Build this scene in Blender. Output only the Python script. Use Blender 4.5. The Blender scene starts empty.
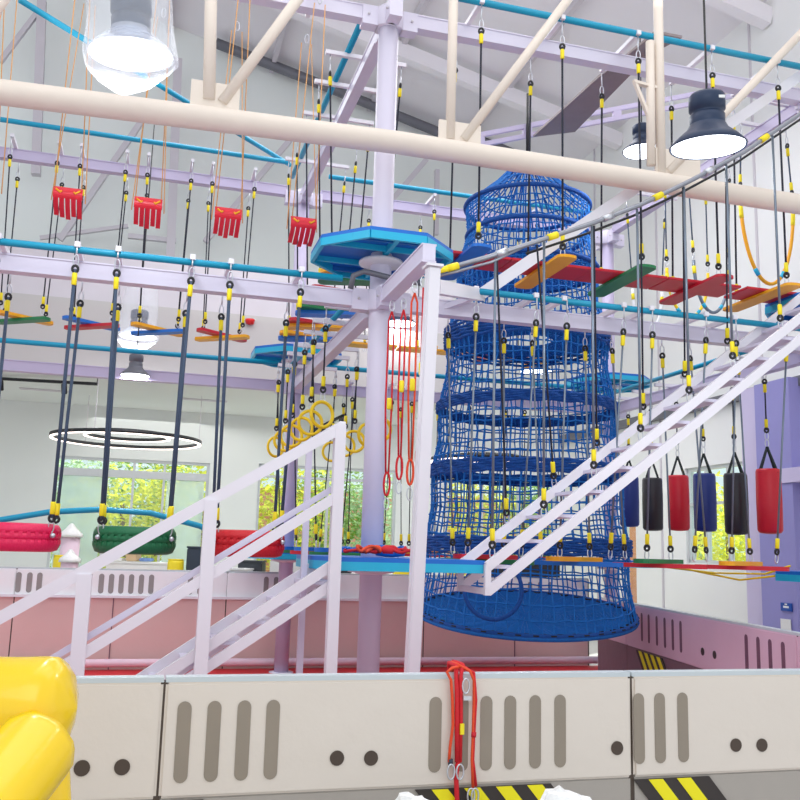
import bpy, bmesh, math, random
from mathutils import Vector, Matrix
random.seed(7)
scene = bpy.context.scene
COL = scene.collection
V = Vector

# ------------------------------------------------------------------ camera, sky, lights, exposure
F_PX = 900.0; TH = math.radians(9.4); PH = math.radians(1.6); EYE = 1.82
ct, st, cp, sp = math.cos(TH), math.sin(TH), math.cos(PH), math.sin(PH)
FW = V((0, ct, st)); U0 = V((0, -st, ct))
RT = V((cp, 0, 0)) + U0 * sp; UP = U0 * cp - V((sp, 0, 0))
cam_d = bpy.data.cameras.new('camera'); cam = bpy.data.objects.new('camera', cam_d); COL.objects.link(cam)
cam_d.sensor_width = 36; cam_d.lens = 36 * F_PX / 800; cam_d.clip_start = 0.05; cam_d.clip_end = 300
m = Matrix((RT, UP, -FW)).transposed().to_4x4(); m.translation = V((0, 0, EYE)); cam.matrix_world = m
scene.camera = cam

w = bpy.data.worlds.new('sky'); scene.world = w; w.use_nodes = True
bg = w.node_tree.nodes['Background']; bg.inputs[0].default_value = (0.86, 0.93, 1.0, 1); bg.inputs[1].default_value = 1.35

def area(name, loc, size, power, color=(1, 1, 1), target=None, sy=None):
    d = bpy.data.lights.new(name, 'AREA'); d.energy = power; d.color = color
    d.shape = 'RECTANGLE'; d.size = size; d.size_y = sy or size
    o = bpy.data.objects.new(name, d); COL.objects.link(o); o.location = loc
    if target is not None:
        o.rotation_euler = (V(target) - V(loc)).to_track_quat('-Z', 'Y').to_euler()
    return o
sun_d = bpy.data.lights.new('sun', 'SUN'); sun_d.energy = 7.5; sun_d.angle = 0.03; sun_d.color = (1, .95, .86)
sun = bpy.data.objects.new('sun', sun_d); COL.objects.link(sun); sun.rotation_euler = V((-.38, -.62, -.72)).to_track_quat('-Z', 'Y').to_euler()
# high bay lighting over the hall, behind and above the photographer
area('hall_lights_rear', (-1, -5, 8.5), 9, 260, (1, .98, .95), (0, 6, 1.5), 5)
area('hall_lights_mid', (0.5, 5.5, 9.6), 9, 200, (1, .98, .96), (0.5, 5.5, 0), 6)
area('hall_lights_far', (0, 13.0, 9.3), 8, 430, (.97, .98, 1), (0, 13.0, 0), 4)
area('roof_fill', (0.5, 6.5, 7.4), 9, 330, (1, .98, .97), (0.5, 6.5, 12), 8)  # added unseen fill aimed upward, stands in for bounce onto the roof
area('lobby_lights', (-2, 18.0, 4.4), 9, 110, (1, 1, 1), (-2, 18, 0), 3)
scene.view_settings.view_transform = 'Standard'; scene.view_settings.look = 'None'
scene.view_settings.gamma = 1; scene.view_settings.exposure = -0.28

# ------------------------------------------------------------------ photo geometry helpers
def ray(x, y):
    return FW + RT * ((x - 400) / F_PX) + UP * ((400 - y) / F_PX)
def atY(x, y, Y):
    r = ray(x, y); t = Y / r.y; return V((r.x * t, Y, EYE + r.z * t))
GA = math.radians(15.7)
AX = V((math.cos(GA), math.sin(GA), 0)); BX = V((-math.sin(GA), math.cos(GA), 0)); ZX = V((0, 0, 1))
_p = atY(368, 668, 8.2); C1 = V((_p.x, _p.y, 0))
def g(a, b, z=0): return C1 + AX * a + BX * b + ZX * z
def ab(p): d = p - C1; return d.dot(AX), d.dot(BX), p.z
def atZ(x, y, z):
    r = ray(x, y); t = (z - EYE) / r.z; return V((r.x * t, r.y * t, z))
def atB(x, y, b):
    r = ray(x, y); t = (C1.dot(BX) + b) / r.dot(BX); return V((r.x * t, r.y * t, EYE + r.z * t))
def atA(x, y, a):
    r = ray(x, y); t = (C1.dot(AX) + a) / r.dot(AX); return V((r.x * t, r.y * t, EYE + r.z * t))
def aB(x, y, b): return ab(atB(x, y, b))[0]

# ------------------------------------------------------------------ materials
def S(*c): return tuple(((v / 255) / 12.92 if v / 255 <= .04045 else ((v / 255 + .055) / 1.055) ** 2.4) for v in c) + (1,)
def mat(name, rgb, rough=.5, metal=0, var=.06, scale=6, bump=0, bscale=30, coat=0, emit=None, estr=0, alpha=1, trans=0):
    m = bpy.data.materials.new(name); m.use_nodes = True; nt = m.node_tree; N = nt.nodes
    b = N['Principled BSDF']; c = S(*rgb)
    tc = N.new('ShaderNodeTexCoord')
    no = N.new('ShaderNodeTexNoise'); no.inputs['Scale'].default_value = scale; no.inputs['Detail'].default_value = 3
    nt.links.new(tc.outputs['Object'], no.inputs['Vector'])
    mx = N.new('ShaderNodeMix'); mx.data_type = 'RGBA'
    mx.inputs[6].default_value = tuple(v * (1 - var) for v in c[:3]) + (1,)
    mx.inputs[7].default_value = tuple(min(1, v * (1 + var)) for v in c[:3]) + (1,)
    nt.links.new(no.outputs['Fac'], mx.inputs[0]); nt.links.new(mx.outputs[2], b.inputs['Base Color'])
    b.inputs['Roughness'].default_value = rough; b.inputs['Metallic'].default_value = metal
    if coat: b.inputs['Coat Weight'].default_value = coat; b.inputs['Coat Roughness'].default_value = .08
    if bump:
        n2 = N.new('ShaderNodeTexNoise'); n2.inputs['Scale'].default_value = bscale; n2.inputs['Detail'].default_value = 4
        nt.links.new(tc.outputs['Object'], n2.inputs['Vector'])
        bp = N.new('ShaderNodeBump'); bp.inputs['Strength'].default_value = bump; bp.inputs['Distance'].default_value = .02
        nt.links.new(n2.outputs['Fac'], bp.inputs['Height']); nt.links.new(bp.outputs[0], b.inputs['Normal'])
    if emit: b.inputs['Emission Color'].default_value = S(*emit); b.inputs['Emission Strength'].default_value = estr
    if alpha < 1: b.inputs['Alpha'].default_value = alpha
    if trans: b.inputs['Transmission Weight'].default_value = trans
    return m
M = dict(
    steel=mat('lavender_white_paint', (216, 210, 228), .38, 0, .03, 3),
    lav=mat('lavender_paint', (194, 184, 212), .45, 0, .04, 2),
    white=mat('white_paint', (230, 227, 234), .35, 0, .02, 3),
    cream=mat('cream_steel_paint', (228, 215, 202), .5, 0, .04, 4),
    teal=mat('teal_pipe_paint', (0, 150, 186), .4, 0, .05, 3),
    cyan=mat('cyan_frame_paint', (28, 176, 214), .4, 0, .05, 5),
    blue=mat('blue_board', (8, 106, 200), .45, 0, .07, 5),
    dblue=mat('deep_blue_board', (6, 100, 176), .5, 0, .07, 5),
    red=mat('red_board', (196, 12, 40), .45, 0, .06, 5),
    yellow=mat('amber_board', (240, 168, 14), .45, 0, .06, 5),
    green=mat('green_board', (16, 118, 66), .45, 0, .06, 5),
    rope=mat('dark_rope', (42, 44, 58), .85, 0, .25, 90, .6, 200),
    ropeg=mat('slate_blue_rope', (66, 82, 106), .7, 0, .2, 90, .6, 200),
    ropel=mat('grey_steel_tube', (120, 132, 146), .35, .6, .1, 20),
    sleeve=mat('yellow_sleeve', (244, 222, 22), .5, 0, .08, 30),
    black=mat('black_plastic', (26, 26, 30), .5, 0, .1, 20),
    chrome=mat('zinc_steel', (206, 208, 214), .28, .85, .08, 20),
    galv=mat('galvanised_pipe', (150, 152, 160), .35, .75, .15, 12),
    net=mat('blue_net_cord', (8, 112, 196), .75, 0, .22, 30, .5, 80),
    netd=mat('blue_net_band', (4, 76, 156), .8, 0, .28, 30, .8, 60),
    cord=mat('orange_cord', (226, 168, 104), .75, 0, .15, 60),
    orope=mat('orange_red_rope', (226, 74, 34), .7, 0, .2, 80),
    rrope=mat('red_rope', (206, 22, 36), .7, 0, .25, 80),
    seat=mat('red_plastic', (214, 24, 48), .35, 0, .08, 12),
    pinkt=mat('pink_rubber', (226, 22, 84), .45, 0, .1, 30, .3, 60),
    greent=mat('green_rubber', (6, 102, 60), .5, 0, .12, 30, .3, 60),
    redt=mat('red_rubber', (206, 14, 30), .5, 0, .1, 30, .3, 60),
    ring=mat('yellow_ring_plastic', (248, 208, 10), .4, 0, .08, 12),
    pad=mat('cream_vinyl_pad', (222, 211, 200), .42, 0, .02, 2, .25, 7),
    padw=mat('white_vinyl_pad', (244, 246, 248), .42, 0, .02, 2, .2, 6),
    padp=mat('bounce_pink_vinyl_pad', (220, 184, 202), .4, 0, .05, 2, .2, 6),  # white pads with the red mat's bounce painted into the colour
    padr=mat('bounce_rose_vinyl_pad', (222, 184, 180), .42, 0, .05, 1.2, .2, 5),  # far base pads, white vinyl with red bounce put into the tone
    slot=mat('grey_print', (146, 134, 120), .5, 0, .12, 3),
    slotp=mat('plum_print', (112, 76, 96), .5, 0, .1, 3),
    slotg=mat('grey_slot_print', (150, 146, 144), .5, 0, .08, 3),
    dot=mat('dark_brown_print', (74, 60, 50), .5, 0, .06, 5),
    padg=mat('grey_vinyl_base', (170, 162, 154), .45, 0, .06, 3, .2, 8),
    padgd=mat('bounce_plum_vinyl_base', (124, 98, 108), .45, 0, .08, 3, .2, 8),  # grey base of the right barrier, red bounce included in its colour
    hblack=mat('hazard_black', (52, 44, 42), .5, 0, .06, 5),
    hyel=mat('hazard_yellow', (246, 232, 10), .5, 0, .04, 5),
    trim=mat('pale_grey_edging', (196, 204, 208), .35, 0, .04, 5),
    wrap=mat('pale_pink_foam_wrap', (232, 204, 218), .5, 0, .05, 6),
    mred=mat('red_mat', (206, 30, 40), .5, 0, .08, 1.5),
    ledge=mat('grey_ledge_paint', (190, 186, 184), .7, 0, .03, 1),
    mpink=mat('rose_mat', (196, 132, 146), .5, 0, .08, 1.5),
    wall=mat('white_wall_paint', (238, 238, 236), .7, 0, .02, .6),
    wallg=mat('pale_green_grey_wall', (232, 236, 232), .7, 0, .02, .6),
    roof=mat('white_roof_sheet', (236, 232, 236), .65, 0, .04, .5),
    greyst=mat('grey_steel', (206, 200, 206), .55, 0, .06, 2),
    dgrey=mat('dark_grey_steel', (112, 112, 120), .5, .2, .1, 4),
    timber=mat('grey_brown_panel', (146, 132, 132), .6, 0, .12, 6),
    floor=mat('hall_floor', (196, 192, 188), .4, 0, .05, 1),
    lampb=mat('navy_lamp_housing', (34, 50, 78), .4, .2, .08, 8),
    glow=mat('lit_diffuser', (255, 255, 255), .5, emit=(240, 246, 255), estr=6),
    led=mat('lit_led_strip', (255, 255, 255), .5, emit=(255, 236, 224), estr=3),
    vinyl_y=mat('yellow_inflated_vinyl', (250, 208, 0), .22, 0, .03, 3, .3, 5, coat=.35),
    bagred=mat('red_bag_vinyl', (204, 16, 40), .42, 0, .05, 10, .2, 12),
    bagblue=mat('blue_bag_vinyl', (26, 48, 124), .42, 0, .05, 10, .2, 12),
    bagblack=mat('black_bag_vinyl', (34, 32, 40), .42, 0, .08, 10, .2, 12),
    strap=mat('dark_webbing', (24, 34, 36), .8, 0, .1, 40),
    plast=mat('clear_plastic_wrap', (244, 246, 252), .15, 0, .02, 5, .8, 14, alpha=.25, emit=(244, 246, 255), estr=0),
    plastg=mat('dusty_plastic_wrap', (190, 192, 198), .2, 0, .15, 8, .8, 20, alpha=.5),
    bagw=mat('white_plastic_bag', (240, 238, 236), .3, 0, .04, 8, .8, 18),
    glass=None,
    frame=mat('aluminium_frame', (206, 210, 212), .4, .3, .04, 5),
    leafy=mat('yellow_green_leaves', (236, 234, 90), .6, 0, .35, 1.5),
    leafg=mat('mid_green_leaves', (150, 184, 96), .6, 0, .35, 1.5),
    leafp=mat('pale_green_leaves', (196, 220, 180), .6, 0, .3, 1.5),
    bark=mat('tree_bark', (120, 96, 76), .8, 0, .2, 8),
    ground=mat('paved_ground', (190, 178, 164), .8, 0, .12, 2),
    brick=mat('terracotta_render', (222, 150, 118), .7, 0, .1, 2),
    navy=mat('navy_plastic', (40, 52, 68), .5, 0, .08, 8),
    stool=mat('yellow_foam_stool', (238, 214, 30), .45, 0, .04, 8),
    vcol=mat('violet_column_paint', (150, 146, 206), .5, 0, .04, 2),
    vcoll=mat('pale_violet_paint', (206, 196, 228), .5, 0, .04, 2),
    sign=mat('blue_sign', (20, 76, 170), .4), paper=mat('white_paper', (238, 238, 236), .6),
    box=mat('tan_cardboard', (204, 176, 138), .7, 0, .1, 8), clothb=mat('blue_white_cloth', (120, 150, 200), .8, 0, .5, 12),
    darkbx=mat('charcoal_case', (48, 52, 58), .5, 0, .1, 8), ltgrey=mat('light_grey_cabinet', (214, 214, 212), .5, 0, .03, 4),
    teald=mat('pale_teal_glass', (222, 242, 240), .3, 0, .12, 3, alpha=.5), alarm=mat('red_alarm_shell', (214, 30, 34), .4),
)
def glass():
    m = bpy.data.materials.new('window_glass'); m.use_nodes = True; nt = m.node_tree; N = nt.nodes
    N.remove(N['Principled BSDF'])
    t = N.new('ShaderNodeBsdfTransparent'); t.inputs[0].default_value = (.9, .97, .94, 1)
    gl = N.new('ShaderNodeBsdfGlossy'); gl.inputs['Roughness'].default_value = .03
    mx = N.new('ShaderNodeMixShader'); mx.inputs[0].default_value = .07
    nt.links.new(t.outputs[0], mx.inputs[1]); nt.links.new(gl.outputs[0], mx.inputs[2])
    nt.links.new(mx.outputs[0], N['Material Output'].inputs[0]); return m
M['glass'] = glass()
for k_ in ('leafy', 'leafg', 'leafp'):
    nt = M[k_].node_tree; b = nt.nodes['Principled BSDF']; tr_ = nt.nodes.new('ShaderNodeBsdfTranslucent'); mx_ = nt.nodes.new('ShaderNodeMixShader'); mx_.inputs[0].default_value = .62
    nt.links.new(b.inputs['Base Color'].links[0].from_socket, tr_.inputs[0]); nt.links.new(b.outputs[0], mx_.inputs[1]); nt.links.new(tr_.outputs[0], mx_.inputs[2])
    nt.links.new(mx_.outputs[0], nt.nodes['Material Output'].inputs[0])

# ------------------------------------------------------------------ mesh helpers
class MB:
    def __init__(s): s.v = []; s.f = []; s.smooth = []
    def poly(s, vs, fs, sm=False):
        o = len(s.v); s.v += [V(p) for p in vs]; s.f += [tuple(i + o for i in f) for f in fs]; s.smooth += [sm] * len(fs); return s
    def box(s, c, sx, sy, sz, X=AX, Y=BX, Z=ZX):
        c = V(c); P = [c + X * (i * sx / 2) + Y * (j * sy / 2) + Z * (k * sz / 2) for i in (-1, 1) for j in (-1, 1) for k in (-1, 1)]
        return s.poly(P, [(0, 1, 3, 2), (4, 6, 7, 5), (0, 4, 5, 1), (2, 3, 7, 6), (0, 2, 6, 4), (1, 5, 7, 3)])
    def bar(s, p, q, w, h, up=ZX):
        p, q = V(p), V(q); d = q - p; L = d.length; d.normalize()
        side = d.cross(V(up)); side = side.normalized() if side.length > 1e-4 else V((1, 0, 0)); u2 = side.cross(d)
        return s.box((p + q) / 2, L, w, h, d, side, u2)
    def tube(s, pts, r, n=8, closed=False, cap=True):
        pts = [V(p) for p in pts]; k = len(pts); rs = r if isinstance(r, (list, tuple)) else [r] * k
        vs = []; prev = None
        for i, p in enumerate(pts):
            if closed: t = pts[(i + 1) % k] - pts[i - 1]
            else: t = pts[min(i + 1, k - 1)] - pts[max(i - 1, 0)]
            if t.length < 1e-9: t = V((0, 0, 1))
            t.normalize()
            if prev is None:
                u = t.cross(V((0, 0, 1)));
                if u.length < .05: u = t.cross(V((1, 0, 0)))
            else:
                u = prev - t * prev.dot(t)
                if u.length < 1e-6: u = t.cross(V((1, .3, 0)))
            u.normalize(); prev = u; ww = t.cross(u)
            for j in range(n):
                a = 2 * math.pi * j / n; vs.append(p + (u * math.cos(a) + ww * math.sin(a)) * rs[i])
        fs = []
        for i in range(k if closed else k - 1):
            for j in range(n):
                a = i * n + j; b = i * n + (j + 1) % n; c = ((i + 1) % k) * n
                fs.append((a, b, c + (j + 1) % n, c + j))
        if not closed and cap: fs += [tuple(range(n))[::-1], tuple(range((k - 1) * n, k * n))]
        return s.poly(vs, fs, n > 5)
    def lathe(s, prof, c, n=24, X=V((1, 0, 0)), Y=V((0, 1, 0)), Z=ZX, cap=True):
        c = V(c); vs = []; k = len(prof)
        for r, z in prof:
            for j in range(n):
                a = 2 * math.pi * j / n; vs.append(c + X * (r * math.cos(a)) + Y * (r * math.sin(a)) + Z * z)
        fs = [(i * n + j, i * n + (j + 1) % n, (i + 1) * n + (j + 1) % n, (i + 1) * n + j) for i in range(k - 1) for j in range(n)]
        if cap: fs += [tuple(range(n))[::-1], tuple(range((k - 1) * n, k * n))]
        return s.poly(vs, fs, True)
    def prism(s, pts, d):
        pts = [V(p) for p in pts]; n = len(pts); d = V(d)
        return s.poly(pts + [p + d for p in pts], [tuple(range(n))[::-1], tuple(range(n, 2 * n))] + [(i, (i + 1) % n, n + (i + 1) % n, n + i) for i in range(n)])
    def build(s, name, m, parent=None, bevel=0, local=False):
        me = bpy.data.meshes.new(name)
        off = V((0, 0, 0))
        if parent is not None and not local: off = root_loc(parent)
        elif parent is None and not local:
            lo = [min(p[i] for p in s.v) for i in range(3)]; hi = [max(p[i] for p in s.v) for i in range(3)]
            off = V(((lo[0] + hi[0]) / 2, (lo[1] + hi[1]) / 2, lo[2]))
        me.from_pydata([p - off for p in s.v], [], s.f); me.materials.append(m)
        me.polygons.foreach_set('use_smooth', s.smooth)
        bm = bmesh.new(); bm.from_mesh(me); bmesh.ops.recalc_face_normals(bm, faces=bm.faces)
        if bevel: bmesh.ops.bevel(bm, geom=[e for e in bm.edges], offset=bevel, segments=2, affect='EDGES')
        bm.to_mesh(me); bm.free()
        o = bpy.data.objects.new(name, me); COL.objects.link(o)
        if parent is not None: o.parent = parent
        elif not local: o.location = off
        return o
def root_loc(o):
    p = V((0, 0, 0))
    while o is not None: p = p + o.location; o = o.parent
    return p
def tag(o, label, cat, group=None, kind=None):
    o['label'] = label; o['category'] = cat
    if group: o['group'] = group
    if kind: o['kind'] = kind
    return o
def thing(name, loc, label, cat, group=None):
    o = bpy.data.objects.new(name, None); COL.objects.link(o); o.location = loc; o.empty_display_size = .1
    return tag(o, label, cat, group)
def struct(name, mb, m):
    o = mb.build(name, m); o['kind'] = 'structure'; return o
def dup(root, loc, label=None, group=None, parent=None):
    c = root.copy(); COL.objects.link(c); c.location = loc
    if parent is not None: c.parent = parent
    if label: c['label'] = label
    if group: c['group'] = group
    for ch in list(root.children): _dc(ch, c)
    return c
def _dc(o, par):
    c = o.copy(); COL.objects.link(c); c.parent = par
    for ch in list(o.children): _dc(ch, c)
def MBbox(*a, **k): return MB().box(*a, **k)

# shared rope fittings (unit meshes along -Z from the fixing point)
def mesh_of(mb, m):
    me = bpy.data.meshes.new('fitting'); me.from_pydata([p for p in mb.v], [], mb.f); me.materials.append(m)
    me.polygons.foreach_set('use_smooth', mb.smooth); return me
def oval(h, wd, r, n=14, z0=0):
    return MB().tube([V((wd / 2 * math.sin(2 * math.pi * i / n), 0, -z0 - h / 2 + h / 2 * math.cos(2 * math.pi * i / n))) for i in range(n)], r, 6, closed=True)
ME_CARAB = mesh_of(oval(.10, .042, .0055), M['chrome'])
ME_THIMB = mesh_of(oval(.055, .045, .012, 12, .09), M['black'])
ME_SLEEVE = mesh_of(MB().lathe([(.017, -.15), (.021, -.157), (.021, -.243), (.017, -.25)], (0, 0, 0), 10), M['sleeve'])
def fit(name, me, parent, p, d, base):
    o = bpy.data.objects.new(name, me); COL.objects.link(o); o.parent = parent
    o.location = V(p) - base; o.rotation_euler = V(d).to_track_quat('-Z', 'Y').to_euler(); return o
def rope(root, p, q, r=.010, m='rope', top=True, bot=True, name='rope', wob=0, hz=None):
    p, q = V(p), V(q); d = (q - p).normalized(); base = root_loc(root)
    a = p + d * (.12 if top else 0); b = q - d * (.12 if bot else 0)
    if wob:
        n = 8; wv = V((random.uniform(-1, 1), random.uniform(-1, 1), 0)) * wob
        pts = [a.lerp(b, i / n) + wv * math.sin(math.pi * i / n) for i in range(n + 1)]
    else: pts = [a, b]
    ro = MB().tube(pts, r, 6).build(name, M[m], root)
    if hz and hz > p.z + .01: MB().tube([p, V((p.x, p.y, hz))], .007, 6).build('eye_bolt', M['chrome'], ro)
    if top:
        fit('carabiner', ME_CARAB, ro, p, d, base); fit('thimble', ME_THIMB, ro, p, d, base); fit('sleeve', ME_SLEEVE, ro, p, d, base)
    if bot:
        fit('carabiner', ME_CARAB, ro, q, -d, base); fit('thimble', ME_THIMB, ro, q, -d, base); fit('sleeve', ME_SLEEVE, ro, q, -d, base)
    return ro

# ------------------------------------------------------------------ the building
ROOF = lambda a: 13.13 - .235 * a
RW = 7.72           # right wall plane
BW = 12.0           # back wall plane
struct('floor', MBbox(g(-2, 2, -.1), 30, 34, .2), M['floor'])
def aa(px, py): return aB(px, py, BW)
wins = [(aa(52, 500), aa(208, 500), .95, 3.55), (aa(257, 500), aa(396, 500), .95, 3.6), (aa(446, 500), aa(556, 500), .95, 3.6)]
def wall_open(name, m, a0, a1, z0, z1, ops, fixed, along='a', th=.2):
    mb = MB()
    def bx(u0, u1, h0, h1):
        if u1 - u0 < .01 or h1 - h0 < .01: return
        if along == 'a': mb.box(g((u0 + u1) / 2, fixed + th / 2, (h0 + h1) / 2), u1 - u0, th, h1 - h0)
        else: mb.box(g(fixed + th / 2, (u0 + u1) / 2, (h0 + h1) / 2), th, u1 - u0, h1 - h0)
    u = a0
    for (p, q, h0, h1) in ops:
        bx(u, p, z0, z1); bx(p, q, z0, h0); bx(p, q, h1, z1); u = q
    bx(u, a1, z0, z1); return struct(name, mb, m)
wall_open('wall_back', M['wallg'], -12, RW + .2, 0, 16.2, wins, BW)
b_of = lambda px, py: ab(atA(px, py, RW))[1]
rb = [b_of(x, 530) for x in (755, 690, 640, 632, 622)]
zt = atA(690, 468, RW).z; zb = atA(690, 563, RW).z
ops_r = [(b_of(750, 530), b_of(686, 530), zb, zt), (b_of(636, 540), b_of(621, 540), .1, zt + .2)]
wall_open('wall_right', M['wall'], -5, BW + .2, 0, 12.0, ops_r, RW, 'b')
# roof: one sloping sheet, with purlins
rm = MB(); a0, a1 = -12, RW + .4
rm.poly([g(a0, -4, ROOF(a0)), g(a1, -4, ROOF(a1)), g(a1, BW + .4, ROOF(a1)), g(a0, BW + .4, ROOF(a0)), g(a0, -4, ROOF(a0) + .15), g(a1, -4, ROOF(a1) + .15), g(a1, BW + .4, ROOF(a1) + .15), g(a0, BW + .4, ROOF(a0) + .15)],
        [(0, 1, 2, 3), (4, 7, 6, 5), (0, 4, 5, 1), (2, 6, 7, 3), (1, 5, 6, 2), (0, 3, 7, 4)])
struct('ceiling', rm, M['roof'])
k = 0
for a in (-7, -4.6, -2.2, .2, 2.6, 5.0):
    struct('trim_%d' % (k + 1), MB().bar(g(a, -4, ROOF(a) - .12), g(a, BW, ROOF(a) - .12), .1, .2), M['greyst']); k += 1
for b in (4.0, 9.0):
    struct('trim_%d' % (k + 1), MB().bar(g(-11, b, ROOF(-11) - .35), g(RW, b, ROOF(RW) - .35), .22, .32), M['roof']); k += 1
# dark tube drawing the shadow band where roof meets the back wall
struct('trim_%d' % (k + 1), MB().tube([atB(216, 43, 11.6), atB(320, 84, 11.6), atB(438, 132, 11.6), atB(570, 160, 11.6)], .12, 10), M['dgrey']); k += 1
# back wall bracing
brc = [((42, 0), (36, 175), .09), ((178, 60), (170, 265), .09), ((38, 12), (0, 62), .05), ((60, 240), (148, 112), .06), ((205, 242), (290, 140), .06), ((437, 170), (436, 235), .05), ((392, 200), (426, 160), .06), ((128, 236), (176, 241), .05), ((40, 238), (128, 226), .04)]
for (p, q, ww) in brc:
    struct('trim_%d' % (k + 1), MB().bar(atB(*p, 11.4), atB(*q, 11.4), ww * 2, ww * 2.2, BX), M['greyst']); k += 1
# lobby soffit: lowered ceiling box in front of the back wall with a stepped ledge
struct('ceiling_lobby', MBbox(g(-4, (8.2 + BW) / 2, 4.72), 15.2, BW - 8.2, .16), M['wallg'])
struct('trim_%d' % (k + 1), MBbox(g(-4, 8.1, 5.22), 15.2, .2, 1.2), M['ledge']); k += 1
struct('trim_%d' % (k + 1), MBbox(g(-4, 8.9, 5.9), 15.2, 1.4, .12), M['ledge']); k += 1
struct('trim_%d' % (k + 1), MBbox(g(-4, 8.4, 6.4), 15.2, .18, .9), M['greyst']); k += 1
for (x, y) in ((45, 390), (66, 417), (204, 400), (192, 425)):
    p = atZ(x, y, 4.635); struct('trim_%d' % (k + 1), MBbox(p, .9, .16, .02), M['greyst']); k += 1
# windows
def window(n, a0, a1, z0, z1, fixed, along, mull, trans):
    fr = MB(); gl = MB(); t = .06
    def bx(mb, u0, u1, h0, h1, th):
        if along == 'a': mb.box(g((u0 + u1) / 2, fixed + .1, (h0 + h1) / 2), u1 - u0, th, h1 - h0)
        else: mb.box(g(fixed + .1, (u0 + u1) / 2, (h0 + h1) / 2), th, u1 - u0, h1 - h0)
    bx(fr, a0, a1, z0, z0 + t, .1); bx(fr, a0, a1, z1 - t, z1, .1); bx(fr, a0, a0 + t, z0, z1, .1); bx(fr, a1 - t, a1, z0, z1, .1)
    for f in mull: c = a0 + (a1 - a0) * f; bx(fr, c - .025, c + .025, z0, z1, .09)
    for z, h in trans: bx(fr, a0, a1, z - h / 2, z + h / 2, .12)
    bx(gl, a0 + t, a1 - t, z0 + t, z1 - t, .012)
    o = struct('window_%d' % n, fr, M['frame']); gl.build('glass_pane', M['glass'], o)
zt1 = atB(130, 474, BW).z
window(1, *wins[0], BW, 'a', (.33, .5, .7), ((zt1, .16),))
wo = bpy.data.objects['window_1']
for f0, f1 in ((.03, .31), (.72, .97)):
    a0_, a1_ = wins[0][0] + (wins[0][1] - wins[0][0]) * f0, wins[0][0] + (wins[0][1] - wins[0][0]) * f1
    MBbox(g((a0_ + a1_) / 2, BW + .06, 2.1), a1_ - a0_, .01, 2.2).build('frosted_film', M['teald'], wo)
window(2, *wins[1], BW, 'a', (.5,), ((zt1 + .1, .05),))
window(3, *wins[2], BW, 'a', (.33, .66), ())
window(4, ops_r[0][0], ops_r[0][1], zb, zt, RW, 'b', (.35, .7), (((zb + zt) / 2 + .2, .05),))
window(5, ops_r[1][0], ops_r[1][1], .1, zt + .2, RW, 'b', (), ())
# right wall trims: violet column, pale bands, dark rail
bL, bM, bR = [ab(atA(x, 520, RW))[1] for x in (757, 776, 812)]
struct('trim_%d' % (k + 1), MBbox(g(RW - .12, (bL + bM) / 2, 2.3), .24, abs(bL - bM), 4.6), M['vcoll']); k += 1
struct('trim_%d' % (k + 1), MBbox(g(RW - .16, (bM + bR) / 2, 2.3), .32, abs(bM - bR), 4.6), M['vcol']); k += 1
zz = atA(790, 478, RW).z
struct('trim_%d' % (k + 1), MBbox(g(RW - .2, bR - 1.2, zz), .3, 3.0, .22), M['vcoll']); k += 1
zz2 = atA(720, 402, RW).z
struct('trim_%d' % (k + 1), MBbox(g(RW - .08, 4.2, zz2), .12, 15.4, .16), M['dgrey']); k += 1
for bb in (1.5, 4.5, 7.6, 10.2):
    struct('trim_%d' % (k + 1), MBbox(g(RW - .01, bb, 6), .02, .05, 11.5), M['greyst']); k += 1
# outdoors
gr = MBbox(g(2, 26, -.35), 90, 28, .3); o = struct('floor_outside', gr, M['ground'])
o2 = struct('floor_side', MBbox(g(20, 0, -.35), 24, 24, .3), M['ground'])
def tree(p, h, r, m, label, n=2600):
    t = thing('tree', p, label, 'tree', 'trees outside the windows')
    MB().tube([p, p + V((.1, .05, h * .4)), p + V((0, 0, h * .75))], [.14, .1, .05], 8).build('trunk', M['bark'], t)
    mb = MB(); c = p + V((0, 0, h * .6))
    for i in range(n):
        d = V((random.gauss(0, 1), random.gauss(0, 1), random.gauss(0, 1))).normalized() * (random.random() ** .4)
        q = c + V((d.x * r, d.y * r, d.z * h * .42)) + V((math.sin(i * 1.7), math.cos(i * 2.3), 0)) * .15
        a = V((random.uniform(-1, 1), random.uniform(-1, 1), random.uniform(-.6, .6))).normalized(); b = a.cross(V((random.uniform(-1, 1), random.uniform(-1, 1), 1))).normalized()
        s = random.uniform(.05, .12)
        mb.poly([q - a * s, q - b * s * .5, q + a * s, q + b * s * .5], [(0, 1, 2, 3)])
    mb.build('foliage', m, t)
tl = [(75, 17, 3.4, 'leafp', 'pale green bushy tree outside the left part of the glass doors'), (118, 15.4, 3.0, 'leafy', 'bright yellow-green tree in the middle of the glass doors'),
      (150, 17.5, 3.8, 'leafg', 'darker green tree behind the yellow-green one at the glass doors'), (196, 15.5, 3.4, 'leafy', 'yellow-green tree at the right edge of the glass doors'),
      (280, 16, 3.8, 'leafy', 'yellow-green tree outside the window beside the stair handrail'), (330, 17, 3.6, 'leafg', 'green tree outside the window, next to the central column'),
      (380, 16.5, 3.2, 'leafp', 'pale tree just right of the central column, outside'), (470, 16.5, 3.9, 'leafy', 'yellow-green tree seen through the left half of the blue net'),
      (530, 17, 3.8, 'leafg', 'green tree seen through the middle of the blue net'), (20, 18, 3.6, 'leafg', 'green tree outside, left of the glass doors')]
for (px, b, h, mm, lb) in tl:
    p = atB(px, 560, b); p.z = -.2; tree(p, h * 1.3, 1.5, M[mm], lb)
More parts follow.
